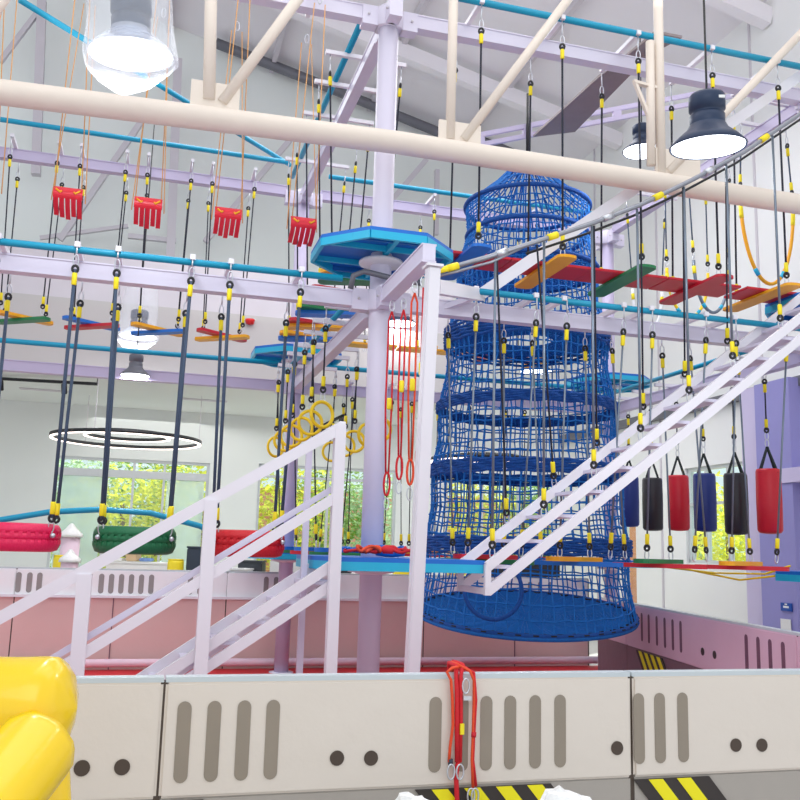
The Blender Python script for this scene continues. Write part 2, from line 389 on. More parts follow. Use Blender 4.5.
for (px, aa_, lb, mm) in ((700, 11.5, 'pale green bush outside the right window, behind the blue punch bag', 'leafp'), (728, 10.6, 'yellow-green bush outside the right window, behind the black punch bag', 'leafy'), (752, 12.2, 'yellow-green bush beyond the right edge of the right window', 'leafy')):
    p = atA(px, 560, aa_); p.z = -.2; tree(p, 3.9, 1.3, M[mm], lb, 1500)
hb = MB()
pb = atB(470, 520, 24); hb.box(V((pb.x, pb.y, 1.8)), 18, 1, 4.0)
tag(hb.build('outbuilding', M['brick']), 'low terracotta building far outside, behind the trees', 'building')
# play floor
struct('floor_play', MBbox(g(-1.0, .45, .04), 12.2, 8.0, .08), M['mpink'])
struct('floor_red_strip', MBbox(g(-1.0, 4.88, .045), 12.2, .9, .09), M['mred'])

# ------------------------------------------------------------------ padded barriers
def barrier(label, p0, p1, ztop, zmid, face, pm, bm_, slots, dots, smat, dmat, stripes=(), zbot=0, group=None, th=.08, edging=True):
    """p0->p1 floor line of the visible face, face = direction the face looks"""
    p0, p1 = V(p0), V(p1); d = (p1 - p0).normalized(); L = (p1 - p0).length; nrm = V(face).normalized(); back = -nrm
    t = thing('padded_barrier', (p0 + p1) / 2, label, 'barrier', group)
    mid = (p0 + p1) / 2 + back * th / 2
    MB().box(V((mid.x, mid.y, (zmid + ztop) / 2)), L - .004, th, ztop - zmid, d, nrm).build('upper_pad', M[pm], t, bevel=.012)
    MB().box(V((mid.x, mid.y, (zmid + zbot) / 2)), L - .004, th - .02, zmid - zbot, d, nrm).build('base_pad', M[bm_], t, bevel=.006)
    if edging: MB().box(V((mid.x, mid.y, ztop + .008)) + back * .01, L - .002, th + .0, .022, d, nrm).build('top_edging', M['trim'], t)
    MB().box(p0 + d * L + back * (th / 2 + .004) + ZX * ((ztop + zbot) / 2), .03, th - .02, ztop - zbot, d, nrm).build('edge_seam', M['dot'], t)
    for (s, z0, z1, wd) in slots:
        c = p0 + d * s + nrm * .001; n = 8; pts = []
        for i in range(n + 1): a = math.pi * i / n; pts.append(c + d * (wd / 2 * math.cos(a)) + ZX * (z1 - wd / 2 + wd / 2 * math.sin(a)))
        for i in range(n + 1): a = math.pi + math.pi * i / n; pts.append(c + d * (wd / 2 * math.cos(a)) + ZX * (z0 + wd / 2 + wd / 2 * math.sin(a)))
        MB().prism(pts, back * .006 + nrm * .009).build('slot', M[smat], t)
    for (s, z, r) in dots:
        c = p0 + d * s + ZX * z + nrm * .001
        MB().prism([c + d * (r * math.cos(i * math.pi / 10)) + ZX * (r * math.sin(i * math.pi / 10)) for i in range(20)], nrm * .004).build('round_spot', M[dmat], t)
    for (s0, s1, z0, z1, per, slant) in stripes:
        f = back * .01 + nrm * .004
        P = lambda s, z: p0 + d * s + ZX * z + f
        MB().prism([P(s0, z1), P(s1 - slant, z1), P(s1, z0), P(s0 + slant, z0)], nrm * .008).build('hazard_band', M['hblack'], t)
        s = s0 + per * .5
        while s + per * .5 < s1 - slant + .01:
            MB().prism([P(s, z1 - .002) + nrm * .008, P(s + per * .5, z1 - .002) + nrm * .008, P(s + per * .5 + slant, z0 + .002) + nrm * .008, P(s + slant, z0 + .002) + nrm * .008], nrm * .004).build('hazard_stripe', M['hyel'], t)
            s += per
    return t
BN = -3.62; nface = -BX
def nb(a): return g(a, BN)
A = lambda px, py: aB(px, py, BN)
def mk(px0, px1, slots, dots, stripes, label):
    a0, a1 = (A(px0, 730) if px0 is not None else -3.6), (A(px1, 730) if px1 is not None else 3.55)
    sl = [(A(px, 735) - a0, .765, 1.115, .062) for px in slots]
    dt = [(A(px, 755) - a0, atB(px, py, BN).z, .034) for px, py in dots]
    stt = [(A(x0, 785) - a0, A(x1, 785) - a0, .38, .69, .165, .26) for x0, x1 in stripes]
    return barrier(label, nb(a0), nb(a1), 1.2, .70, nface, 'pad', 'padg', sl, dt, 'slot', 'dot', stt, group='near padded barriers')
mk(None, 161, (), ((83, 768), (123, 767)), ((-60, 40),), 'cream padded barrier with two dark spots beside the yellow inflatable')
mk(162.5, 632, (183, 213, 243, 272, 435, 462, 486, 510, 535, 560), ((337, 758), (371, 758), (617, 748)), ((172, 262), (415, 598)), 'long cream slotted barrier with red ropes hanging over it')
mk(633.5, None, (639, 660, 683), ((736, 745), (762, 745)), ((634, 752),), 'cream slotted barrier at the near right, hazard stripe at its left end')
# far wall of padded barriers
BF = 5.4
edges = [-7.2, aB(12, 620, BF), aB(225, 620, BF), aB(424, 620, BF), 4.97]
fslots = {0: (), 1: (18, 29, 39, 101, 111, 121, 131, 141, 151, 190, 200), 2: (266, 276, 302, 310, 318), 3: (530, 540, 550)}
fseam = {1: (112,), 2: (330,), 3: (515,)}
fl = ['far padded barrier at the left edge', 'far white-topped barrier below the pink and green tyres', 'far white-topped barrier behind the lower stair flight and central column', 'far white-topped barrier behind the base of the net tower']
for i in range(4):
    a0, a1 = edges[i], edges[i + 1]
    sl_f = [(aB(px, 586, BF) - a0, 1.1, 1.37, .07) for px in fslots[i]]
    t = barrier(fl[i], g(a0, BF), g(a1, BF), 1.42, 1.06, -BX, 'padw', 'padr', sl_f, (), 'slotg', 'dot', (), group='far row of padded barriers')
    for px in fseam.get(i, ()): MBbox(g(aB(px, 620, BF), BF + .008, .53), .012, .02, 1.04).build('base_seam', M['slotp'], t)
MBR = MB().box(g(-1.1, BF - .02, 1.06), 12.2, .05, .035)
tag(MBR.build('barrier_rail', M['white']), 'thin white rail running along the far barriers between the white and the bounce-tinted pads', 'rail')
# right-hand barrier, red mat bounce put into its pink
q0 = V((2.90, 13.2, 0)); q1 = V((3.56, 5.42, 0)); dq = (q1 - q0).normalized(); nq = V((dq.y, -dq.x, 0))
if nq.x > 0: nq = -nq
def along_q(px, py):
    r = ray(px, py); t = (q0 - V((0, 0, 0))).dot(nq) / r.dot(nq); p = V((r.x * t, r.y * t, EYE + r.z * t)); return (p - q0).dot(dq), p.z
LQ = (q1 - q0).length
Q = lambda px, py: along_q(px, py)[0]
e = [0, Q(626, 640), Q(797, 660), LQ]
def qs(i, px): return [(Q(x, y) - e[i], .785, 1.125, .06) for x, y in px]
barrier('short white padded barrier tinted with red bounce in the far right corner, two dark spots on it', q0, q0 + dq * e[1], 1.2, .68, nq, 'padp', 'padgd', (), [(Q(616.5, 637) - e[0], .86, .035), (Q(624, 639) - e[0] - .05, .86, .035)], 'slotp', 'hblack', (), group='bounce-tinted barriers along the right')
barrier('long white padded barrier tinted with red bounce on the right with rows of plum slots', q0 + dq * e[1], q0 + dq * e[2], 1.2, .68, nq, 'padp', 'padgd',
        qs(1, [(642, 630), (649, 632), (657, 634), (665, 637), (673, 639), (681, 641), (747, 660), (759, 665), (771, 668), (784, 670)]), [(Q(703, 660) - e[1], .86, .04), (Q(715, 663) - e[1], .86, .04)], 'slotp', 'hblack',
        [(Q(636, 660) - e[1], Q(672, 660) - e[1], .36, .66, .2, .3)], group='bounce-tinted barriers along the right')
barrier('white padded barrier tinted with red bounce at the right edge beyond the near corner', q0 + dq * e[2], q1, 1.2, .68, nq, 'padp', 'padgd', [(.15, .785, 1.125, .06), (.35, .785, 1.125, .06)], (), 'slotp', 'hblack', (), group='bounce-tinted barriers along the right')
# foam wrapped frame on the play floor
tag(MB().tube([g(-7, 5.22, .19), g(5.1, 5.22, .19)], .055, 12).build('foam_wrapped_pipe', M['wrap']), 'pale pink foam-wrapped floor pipe along the far barriers', 'pipe', 'foam wrapped floor pipes')
pr = atZ(690, 700, .19)
tag(MB().tube([g(4.9, 4.75, .19), V((3.28, 8.3, .19))], .055, 12).build('foam_wrapped_pipe', M['wrap']), 'short pale pink foam-wrapped pipe running forward from the far right column', 'pipe', 'foam wrapped floor pipes')

# ------------------------------------------------------------------ steel frame
def column(a, b, label, m='steel', top=7.12, base=.08):
    t = thing('steel_column', g(a, b, base), label, 'column')
    MB().lathe([(.1, base), (.1, top)], g(a, b), 24).build('shaft', M[m], t)
    for z in (4.1, 6.98):
        if z > top: continue
        MB().lathe([(.145, z - .1), (.15, z - .09), (.15, z + .09), (.145, z + .1)], g(a, b), 6, X=BX, Y=AX).build('collar', M['steel'], t)
        for k in range(4):
            d = (AX, BX, -AX, -BX)[k]; sdir = (BX, AX, BX, AX)[k]
            MB().box(g(a, b, z) + d * .2, .16, .13, .2, d, sdir).build('bracket', M['steel'], t)
            for s in (-1, 1): MB().lathe([(.012, 0), (.012, .02)], g(a, b, z) + d * .22 + sdir * (.065 * s), 8, X=d, Y=ZX, Z=sdir * s).build('bolt', M['greyst'], t)
    MB().lathe([(.17, base), (.17, base + .02)], g(a, b), 20).build('base_plate', M['steel'], t)
    return t
c1 = column(0, 0, 'thick central steel column carrying the two nearest blue platforms')
column(0, 4.9, 'steel column further back, left of the central one', 'lav')
column(5.1, 4.9, 'steel column at the far right corner behind the net tower', 'lav')
column(5.1, 0, 'steel column carrying the right-hand platforms at the frame edge')
# black hose clip across the central column heads
for z, lb in ((7.2, 'dark bent hose on top of the central column'), (4.28, 'dark bent hose on the lower collar of the central column')):
    pts = [g(-.32, -.16, z - .12), g(-.3, -.17, z), g(-.2, -.18, z + .05), g(.1, -.2, z), g(.34, -.2, z - .01)]
    tag(MB().tube(pts, .028, 8).build('rubber_hose', M['dgrey']), lb, 'hose')

def hbeam(p, q, h=.15, wd=.12, name='beam', m='steel', label='', group=None, arms=(), armdir=None, al=(.45, .35), az=None):
    p, q = V(p), V(q); t = thing('steel_beam', (p + q) / 2, label, 'beam', group)
    mb = MB(); tf = .014
    mb.bar(p + ZX * tf / 2, q + ZX * tf / 2, wd, tf); mb.bar(p + ZX * (h - tf / 2), q + ZX * (h - tf / 2), wd, tf); mb.bar(p + ZX * h / 2, q + ZX * h / 2, wd * .86, h - .02)
    mb.build('girder', M[m], t)
    d = (q - p).normalized()
    for s in arms:
        c = p + d * s + ZX * (h + .022)
        MB().box(c + armdir * ((al[0] - al[1]) / 2), al[0] + al[1], .045, .045, armdir, d).build('arm', M['white'], t)
    return t
L1, L2 = 4.03, 6.93
armsL = [-3.27, -2.67, -2.35, -1.75, -1.43, -.82]; armsR = [.8, 1.4, 1.69, 2.32, 2.62, 3.23, 3.56, 4.16]
upR = [.82, 1.68, 2.53, 3.4, 4.21]; seatA = [-3.5, -2.82, -2.15, -1.45, -.76]
X0 = -6.0
hbeam(g(X0, 0, L1), g(-.26, 0, L1), label='near lower beam running left from the central column, tyres below', group='near frame beams', arms=[a - X0 for a in [-4.2, -3.6] + armsL], armdir=-BX)
hbeam(g(.26, 0, L1), g(4.84, 0, L1), label='near lower beam running right from the central column over the coloured steps', group='near frame beams', arms=[a - .26 for a in armsR], armdir=-BX)
hbeam(g(X0, 0, L2), g(-.26, 0, L2), label='upper beam running left from the top of the central column', group='near frame beams', arms=[a - X0 for a in seatA], armdir=-BX)
hbeam(g(.26, 0, L2), g(4.84, 0, L2), label='upper beam running right from the top of the central column', group='near frame beams', arms=[a - .26 for a in upR], armdir=-BX)
xb = [-4.64, -3.75, -2.86, -1.97, -1.08]
xarms = [c + s for c in xb for s in (-.3, .3)]
hbeam(g(X0, 4.9, L1), g(-.26, 4.9, L1), m='lav', label='back lower beam running left, mauve, behind the tyres', group='back frame beams')
hbeam(g(.26, 4.9, L1), g(4.84, 4.9, L1), m='lav', label='back lower beam passing behind the net tower', group='back frame beams', arms=[a + s - .26 for a in (1.1, 2.0, 2.9, 3.8) for s in (-.3, .3)], armdir=-BX, al=(.32, .32))
hbeam(g(X0, 4.9, L2 + .07), g(-.26, 4.9, L2 + .07), m='lav', label='back upper beam running left with black ropes below', group='back frame beams', arms=[a - X0 for a in xarms], armdir=-BX)
hbeam(g(.26, 4.9, L2 + .07), g(4.84, 4.9, L2 + .07), m='lav', label='back upper beam behind the head of the net tower', group='back frame beams', arms=[a - .26 for a in (1.1, 1.95, 2.8, 3.65)], armdir=-BX, al=(.42, .34))
ringB = [.66, 1.3, 1.85, 2.54, 3.06, 3.84]
hbeam(g(0, .26, L1), g(0, 4.64, L1), label='lower beam going back from the central column above the yellow rings', group='cross beams', arms=[b - .26 for b in ringB], armdir=AX, al=(.4, .4))
hbeam(g(0, .26, L2), g(0, 4.64, L2), label='upper beam going back from the top of the central column', group='cross beams', arms=[b - .26 for b in (.95, 1.6, 2.4, 3.1, 3.8)], armdir=AX, al=(.45, .45))
hbeam(g(5.1, .26, L1), g(5.1, 4.64, L1), m='lav', label='lower cross beam on the right carrying the punch bags', group='cross beams', arms=[.9, 1.5, 2.15, 2.8, 3.4, 4.0], armdir=AX, al=(.3, .3))
hbeam(g(5.1, .26, L2 + .07), g(5.1, 4.64, L2 + .07), m='lav', label='upper cross beam on the right carrying the hoops', group='cross beams', arms=[b - .26 for b in (2.6, 1.9, 1.0, .45, 3.4)], armdir=AX, al=(.35, .35))
hbeam(g(0, -.26, L1), g(0, -1.52, L1), label='short lower beam coming forward from the central column to the slim post', group='cross beams')
def pipe(p, q, r, m, label, group=None, name='pipe'):
    return tag(MB().tube([p, q], r, 10).build(name, M[m]), label, 'pipe', group)
G = 'teal pipes along the frame'
pipe(atB(0, 242, -.4) - AX * 1.5, g(-.45, -.4, 4.17), .03, 'teal', 'near teal pipe left of the central column above the tyres', G, 'teal_pipe')
pipe(g(.75, -.4, 4.19), g(4.4, -.4, 4.17), .03, 'teal', 'teal pipe right of the central column above the coloured steps', G, 'teal_pipe')
pipe(g(.5, -.4, 7.11), g(4.9, -.4, 7.11), .035, 'teal', 'teal pipe along the upper right beam near the picture top', G, 'teal_pipe')
pipe(g(-6, 4.45, 7.38), g(-.3, 4.45, 7.34), .035, 'teal', 'far teal pipe above the back upper beam, left', G, 'teal_pipe')
pipe(g(.3, 4.5, 7.23), g(5.0, 4.5, 7.23), .035, 'teal', 'far teal pipe behind the top of the net tower', G, 'teal_pipe')
pipe(g(-6, 4.5, 4.36), g(-.3, 4.5, 4.36), .035, 'teal', 'far lower teal pipe crossing behind the tyre ropes', G, 'teal_pipe')
pipe(g(.3, 4.5, 4.36), g(5.0, 4.5, 4.36), .035, 'teal', 'far lower teal pipe crossing behind the net tower', G, 'teal_pipe')
pipe(g(-.17, .55, 4.24), g(-.2, 4.5, 4.24), .03, 'teal', 'teal pipe beside the beam above the yellow rings', G, 'teal_pipe')
pipe(g(-.2, .35, 7.15), g(-.24, 4.5, 7.15), .035, 'teal', 'upper teal pipe going back left of the central column', G, 'teal_pipe')
pipe(g(4.75, .6, 4.25), g(4.75, 4.6, 4.25), .03, 'teal', 'teal pipe beside the punch bag beam', G, 'teal_pipe')
pipe(atZ(20, 0, 7.5), atZ(290, 165, 7.5), .035, 'teal', 'slanting teal pipe at the top left above the wrapped lamp', G, 'teal_pipe')

# slim white post at the end of the short beam
t = thing('white_post', g(0, -1.6, 0), 'slim white square post right of the central column', 'post')
pt_, pb_ = atA(433, 268, 0), atA(411, 690, 0); dd = (pb_ - pt_).normalized(); pb2 = pt_ + dd * (pt_.z - .08) / abs(dd.z)
t.location = pb2
MB().bar(pt_, pb2, .1, .1, BX).build('shaft', M['white'], t, bevel=.01)
MB().box(pb2 + ZX * .01, .22, .22, .02).build('base_plate', M['white'], t)
MB().box(pt_ + ZX * .01, .13, .13, .02).build('end_cap', M['white'], t)

# ------------------------------------------------------------------ roof truss (building)
t = thing('roof_truss', g(.5, -.45, 5.4), 'large cream tubular roof truss crossing the whole picture', 'truss')
TB = -.45
MB().tube([g(-6.5, TB, 5.40), g(-3.37, TB, 5.41), g(0, TB, 5.5), g(4.5, TB, 5.5), g(7.5, TB, 5.5)], .105, 20).build('bottom_chord', M['cream'], t)
MB().tube([g(-6.5, TB, 8.2), g(7.5, TB, 8.0)], .1, 16).build('top_chord', M['cream'], t)
for (x0, x1, y0, y1) in ((190, 240, 82, 112), (438, 481, 122, 150), (655, 700, 150, 185)):
    c0, c1_ = atB(x0, y0, TB), atB(x1, y1, TB)
    MB().box((c0 + c1_) / 2, (c1_ - c0).length * .86, .03, abs(c1_.z - c0.z) + .05).build('gusset_plate', M['cream'], t)
for (p, q, r) in (((209, 100), (212, -60), .055), ((222, 103), (330, -45), .05), ((450, 140), (455, -60), .045), ((463, 140), (590, -30), .045), ((661, 175), (657, -60), .05), ((668, 172), (812, 22), .045), ((651, 165), (650, 42), .045), ((-40, 60), (45, -60), .05)):
    MB().tube([atB(*p, TB), atB(*q, TB)], r, 12).build('strut', M['cream'], t)
MB().bar(atB(652, 125, TB), atB(634, 80, TB), .03, .04, BX).build('lamp_bracket', M['cream'], t)
MB().bar(atB(634, 82, TB), atB(656, 88, TB), .03, .05, BX).build('lamp_bracket', M['cream'], t)
# grey-brown panel over the upper beam and slotted rail
pp = MB(); z = 7.25
P = [atZ(x, y, z) for x, y in ((533, 137), (575, 132), (650, 55), (682, 38), (655, 33), (628, 55), (598, 78))]
pp.prism(P, ZX * .03)
tag(pp.build('timber_plank', M['timber']), 'grey-brown plank lying across the upper beams behind the navy lamp', 'plank')
t = thing('slotted_rail', atB(560, 125, 2.5), 'lavender rail with long slots near the top, left of the navy lamp', 'rail')
p, q = atB(480, 140, 2.5), atB(740, 90, 2.5)
for dz in (-.07, .07): MB().bar(p + ZX * dz, q + ZX * dz, .05, .06).build('rail_edge', M['lav'], t)
for i in range(7): c = p.lerp(q, i / 6); MB().box(c, .12, .045, .1).build('rail_web', M['lav'], t)

# ------------------------------------------------------------------ platforms
def platform(a, b, z, r, label, ext=None, rot=.39, deck='blue', under=True, group='blue octagonal platforms'):
    t = thing('platform', g(a, b, z), label, 'platform', group)
    pts = [g(a, b, z) + AX * (r * math.cos(rot + i * math.pi / 4)) + BX * (r * math.sin(rot + i * math.pi / 4)) for i in range(8)]
    if ext: pts = [g(*p, z) for p in ext]
    MB().prism([p + ZX * .07 for p in pts], ZX * .035).build('deck', M[deck], t)
    n = len(pts); c = sum(pts, V()) / n
    for i in range(n):
        p, q = pts[i], pts[(i + 1) % n]; pi, qi = p.lerp(c, .02), q.lerp(c, .02)
        MB().bar(pi + ZX * .035, qi + ZX * .035, .035, .07).build('rim', M['cyan'], t)
    for k in range(-2, 3):
        off = k * r * .36; hl = math.sqrt(max(.01, (r * .93) ** 2 - off ** 2)) * .98
        if abs(off) < .02: continue
        MB().bar(g(a - hl, b + off, z + .045), g(a + hl, b + off, z + .045), .03, .05).build('joist', M['cyan' if k % 2 else 'dblue'], t)
    MB().bar(g(a, b + .12, z + .04), g(a, b + r * .9, z + .04), .04, .06).build('joist', M['cyan'], t)
    MB().bar(g(a, b - .12, z + .04), g(a, b - r * .9, z + .04), .04, .06).build('joist', M['cyan'], t)
    MB().lathe([(.102, -.05), (.21, -.03), (.21, -.005), (.102, 0)], g(a, b, z), 24).build('support_flange', M['white'], t)
    return t
platform(0, 0, 4.5, .68, 'upper blue octagonal platform around the central column')
platform(0, 0, 1.64, .7, 'lower blue platform around the central column with a tangled harness on it', ext=[(-.62, .35), (-.62, -.35), (-.5, -.92), (.73, -.92), (.78, -.3), (.72, .35), (.3, .68), (-.3, .68)])
platform(0, 4.9, 4.5, .68, 'blue octagonal platform high on the column behind, left')
platform(0, 4.9, 1.64, .68, 'lower blue platform on the column behind, left')
platform(5.1, 4.9, 4.5, .68, 'blue platform high on the far right column behind the net')
platform(5.1, 4.9, 1.64, .68, 'lower blue platform on the far right column behind the net')
platform(5.1, 0, 4.5, .68, 'blue platform at the right edge where the long stair arrives')
platform(5.1, 0, 1.6, .68, 'blue platform at the right edge level with the lower steps')

# ------------------------------------------------------------------ long stair (right) and lower stair (left)
def stair_flight(name, label, pa, pb, zt_, zb_, b0, b1, ntread, depth, ext_top=None, mats='white', low=True):
    """stringers in planes b0 (near) and b1 (far) from (a,z)=pa to pb"""
    t = thing(name, g(pa[0], (b0 + b1) / 2, pa[1]), label, 'stair')
    for b in (b0, b1):
        MB().bar(g(pa[0], b, pa[1]), g(pb[0], b, pb[1]), .045, .078).build('stringer', M[mats], t)
        if low: MB().bar(g(pa[0], b, pa[1] - depth), g(pb[0], b, pb[1] - depth), .045, .078).build('stringer', M[mats], t)
        MB().bar(g(pa[0], b, pa[1] + .02), g(pa[0], b, pa[1] - depth - .03), .05, .04, BX).build('end_upright', M[mats], t)
    MB().bar(g(pa[0], b0, pa[1] - depth), g(pa[0], b1, pa[1] - depth), .04, .05).build('end_bar', M[mats], t)
    for i in range(ntread):
        f = (i + .5) / ntread; a = pa[0] + (pb[0] - pa[0]) * f; z = pa[1] + (pb[1] - pa[1]) * f - depth * .55
        MB().box(g(a, (b0 + b1) / 2, z), .22, abs(b1 - b0) - .04, .028).build('tread', M['steel'], t)
    return t
sl = lambda a: 1.69 + (a - .73) * (4.10 - 1.69) / (3.90 - .73)
t = stair_flight('hanging_stair', 'long white open stair climbing right in front of the blue net', (.74, sl(.74)), (4.5, sl(4.5)), 0, 0, -.95, -.3, 13, .2)
# galvanised guide pipe above it and its ropes
PX = [(435, 272), (485, 258), (532, 243), (590, 224), (640, 205), (690, 181), (744, 152), (800, 114), (850, 80)]
gp = [atB(x, y, -.95) for x, y in PX]
def pipe_at(a):
    ps = [ab(p) for p in gp]
    for i in range(len(ps) - 1):
        if ps[i][0] <= a <= ps[i + 1][0]:
            f = (a - ps[i][0]) / (ps[i + 1][0] - ps[i][0]); return ps[i][2] + f * (ps[i + 1][2] - ps[i][2])
    return ps[-1][2]
for a in (.78, 1.24, 1.71, 2.17, 2.67, 3.14, 3.68):
    rope(t, g(a, -.95, pipe_at(a) - .03), g(a, -.95, sl(a) + .03), .012, 'ropel', top=False)
for a, px in ((1.18, 497), (1.65, 537), (2.09, 594), (2.59, 641), (3.06, 684), (3.56, 728)):
    a2 = aB(px, 230, -.95)
    rope(t, g(a2, -.95, pipe_at(a2) - .03), g(a, -.3, sl(a) + .03), .009, 'rope', top=False)
t2 = thing('guide_pipe', gp[0], 'galvanised guide pipe climbing above the long white stair', 'pipe')
MB().tube(gp, .022, 10).build('main_pipe', M['galv'], t2)
MB().tube([p + V((0, 0, -.06)) + BX * .12 for p in gp[2:]], .012, 8).build('guide_cable', M['black'], t2)
MB().tube([atB(440, 276, -.95), atB(492, 262, -.95), gp[2]], .012, 8).build('guide_cable', M['galv'], t2)
for i, p in enumerate(gp[:-1]):
    c = p.lerp(gp[i + 1], .35); d = (gp[i + 1] - p).normalized()
    MB().tube([c - d * .05, c + d * .05], .032, 10).build('clamp', M['sleeve' if i % 2 == 0 else 'chrome'], t2)
MB().tube([gp[0], gp[0].lerp(gp[1], .42)], .027, 10).build('yellow_sleeve', M['sleeve'], t2)
# white inclined frame rail beside it
t3 = thing('inclined_frame', atB(480, 295, -1), 'white inclined frame bar rising from the slim post to the upper right', 'frame bar')
a_, b_, c_ = atB(436, 287, -1.45), atB(480, 295, -.25), atB(800, 76, -.25)
MB().bar(a_, b_, .08, .11).build('level_bar', M['white'], t3); MB().bar(b_, c_ + (c_ - b_) * .2, .08, .11).build('sloping_bar', M['white'], t3)
MB().bar(g(.6, 0, 4.1), b_, .05, .05).build('tie_bar', M['steel'], t3)

ls = lambda a: .87 + (a + 1.76) * (1.72 - .87) / (1.27)
t = stair_flight('access_stair', 'lower white stair flight rising to the central platform, left', (-2.55, ls(-2.55)), (-.52, ls(-.52)), 0, 0, -.92, -.3, 9, .15)
MB().bar(g(-2.55, -.92, .1), g(-2.55, -.92, ls(-2.55)), .05, .05, BX).build('foot', M['white'], t)
MB().bar(g(-2.55, -.3, .1), g(-2.55, -.3, ls(-2.55)), .05, .05, BX).build('foot', M['white'], t)
t = thing('stair_railing', g(-1.5, -1.0, .1), 'white handrail with slanting bars in front of the lower stair', 'railing')
bR_ = -1.0
def R(x, y): return atB(x, y, bR_)
p0, p1 = R(-40, 640), R(343, 427)
MB().bar(p0, p1, .075, .085).build('handrail', M['white'], t)
MB().bar(R(55, 671), R(341, 494), .06, .075).build('middle_rail', M['white'], t)
MB().bar(R(20, 679) + BX * .1, R(335, 488) + BX * .1, .04, .045).build('middle_rail', M['steel'], t)
for (x0, y0, x1, ww) in ((85, 574, 78, .1), (211, 500, 204, .095), (340, 425, 331, .085)):
    pt1 = R(x0, y0); pt2 = V((pt1.x, pt1.y, .08)); MB().bar(pt1, pt2, ww, ww, BX).build('post', M['white'], t)
pt1 = R(323, 436) + BX * .6; MB().bar(pt1, V((pt1.x, pt1.y, .08)), .05, .05, BX).build('post', M['steel'], t)
pt1 = R(217, 500) + BX * .6; MB().bar(pt1, V((pt1.x, pt1.y, .08)), .05, .05, BX).build('post', M['steel'], t)
MB().bar(R(323, 436) + BX * .6, R(343, 425), .05, .06).build('corner_bar', M['white'], t)

# ------------------------------------------------------------------ tyre swings
def tyre(m, center, R_=.335, h=.225):
    n = 40; mb = MB(); prof = [(.19, .03), (.21, 0), (.27, -.0), (.315, .015), (.335, .06), (.335, .09), (.327, .094), (.327, .1), (.335, .104), (.335, .14), (.327, .144), (.327, .15), (.335, .154), (.334, .18), (.315, .215), (.27, .225), (.21, .225), (.19, .195), (.2, .11), (.19, .03)]
    mb.lathe([(r, z - h / 2) for r, z in prof], center, n, cap=False); return mb
for (ac, mm, lb, al, ar) in ((-2.97, 'pinkt', 'pink tyre swing hanging at the left edge on slate ropes', -3.27, -2.67), (-2.05, 'greent', 'green tyre swing, the middle one of the hanging tyres', -2.35, -1.75), (-1.13, 'redt', 'red tyre swing hanging behind the stair handrail', -1.43, -.82)):
    zc = 1.83; c = g(ac, 0, zc); t = thing('tyre_swing', c, lb, 'swing', 'tyres hung below the near beam')
    tr = tyre(M[mm], c)
    for i in range(34):
        a = 2 * math.pi * i / 34
        for zz in (-.03, .03): tr.box(c + V((math.cos(a), math.sin(a), 0)) * .331 + ZX * zz, .012, .03, .034, V((math.cos(a), math.sin(a), 0)), V((-math.sin(a), math.cos(a), 0)))
    tr.build('tyre', M[mm], t)
    for a_, s in ((al, -1), (ar, 1)):
        for b_, f in ((-.45, -1), (.35, 1)):
            ztop = 4.11 if f < 0 else 4.02
            q = c + AX * (s * .27) + BX * (f * .19) + ZX * .04
            ro = rope(t, g(a_, b_, ztop), q, .0145, 'ropeg', hz=4.18)
            MB().lathe([(.02, -.01), (.02, .03)], q - ZX * .02 + AX * s * .02 + BX * f * .02, 10, X=ZX, Y=AX if f else BX, Z=(BX * f)).build('eye_bolt', M['chrome'], t)

# ------------------------------------------------------------------ X boards
def xboard(c, m1, m2, label, group, tops, ln=.74, wd=.12, rr=.009, rm='rope', thk=.042, dirs=None, hz=4.18):
    """two crossed planks hung by ropes; tops: list of (top point, corner)"""
    t = thing('crossed_step', c, label, 'hanging step', group)
    d1 = (AX * .62 + BX * .42).normalized(); d2 = (AX * .62 - BX * .42).normalized()
    if dirs: d1, d2 = dirs
    for d, mm, z in ((d1, m1, 0), (d2, m2, -thk)):
        s = V((-d.y, d.x, 0)); n = 6; hw = wd / 2; pts = []
        for sg in (1, -1):
            for i in range(n + 1):
                a = -math.pi / 2 + math.pi * i / n
                pts.append(c + d * sg * (ln / 2 - hw * .6 + hw * .6 * math.cos(a)) + s * (sg * hw * math.sin(a)) + ZX * z)
        MB().prism(pts, ZX * thk).build('plank', M[mm], t)
    for top, corner in tops: rope(t, top, corner, rr, rm, hz=hz)
    return t
names = {'yellow': 'amber', 'green': 'green', 'blue': 'blue', 'red': 'red'}
def x4(a, b, z, zt_, front=-.45, rear=.35):
    return [(g(a + s * .3, b + f, zt_), g(a + s * .26, b + (.2 if f > 0 else -.2), z + .03)) for s in (-1, 1) for f in (front, rear)]
cols = [('red', 'blue'), ('yellow', 'green'), ('blue', 'red'), ('yellow', 'blue'), ('red', 'yellow')]
wl = ['crossed planks at the far left edge, second level', 'amber and green crossed step hanging second from the far left', 'blue and red crossed step hanging left of the wrapped lamp', 'amber and blue crossed step hanging in front of the wrapped lamp', 'red and amber crossed step hanging left of the far blue platform']
for a, cc, lb in zip(xb, cols, wl): xboard(g(a, 4.9, 4.76), cc[0], cc[1], lb, 'crossed steps at the back left', x4(a, 4.9, 4.76, 6.98), ln=.86, wd=.15, hz=7.15)
# lower right row at b=0
c4 = [(1.10, 'red', 'green', 'red and green crossed step nearest the lower platform, low row'), (2.01, 'yellow', 'blue', 'amber and blue crossed step in front of the net, low row'),
      (2.92, 'green', 'red', 'green and red crossed step below the punch bags, low row'), (3.86, 'yellow', 'red', 'amber and red crossed step beside the right-hand platform, low row')]
for a, c1_, c2_, lb in c4: xboard(g(a, 0, 1.75), c1_, c2_, lb, 'low row of crossed steps', x4(a, 0, 1.75, 4.05), ln=.9, wd=.16, rr=.010, rm='ropel')
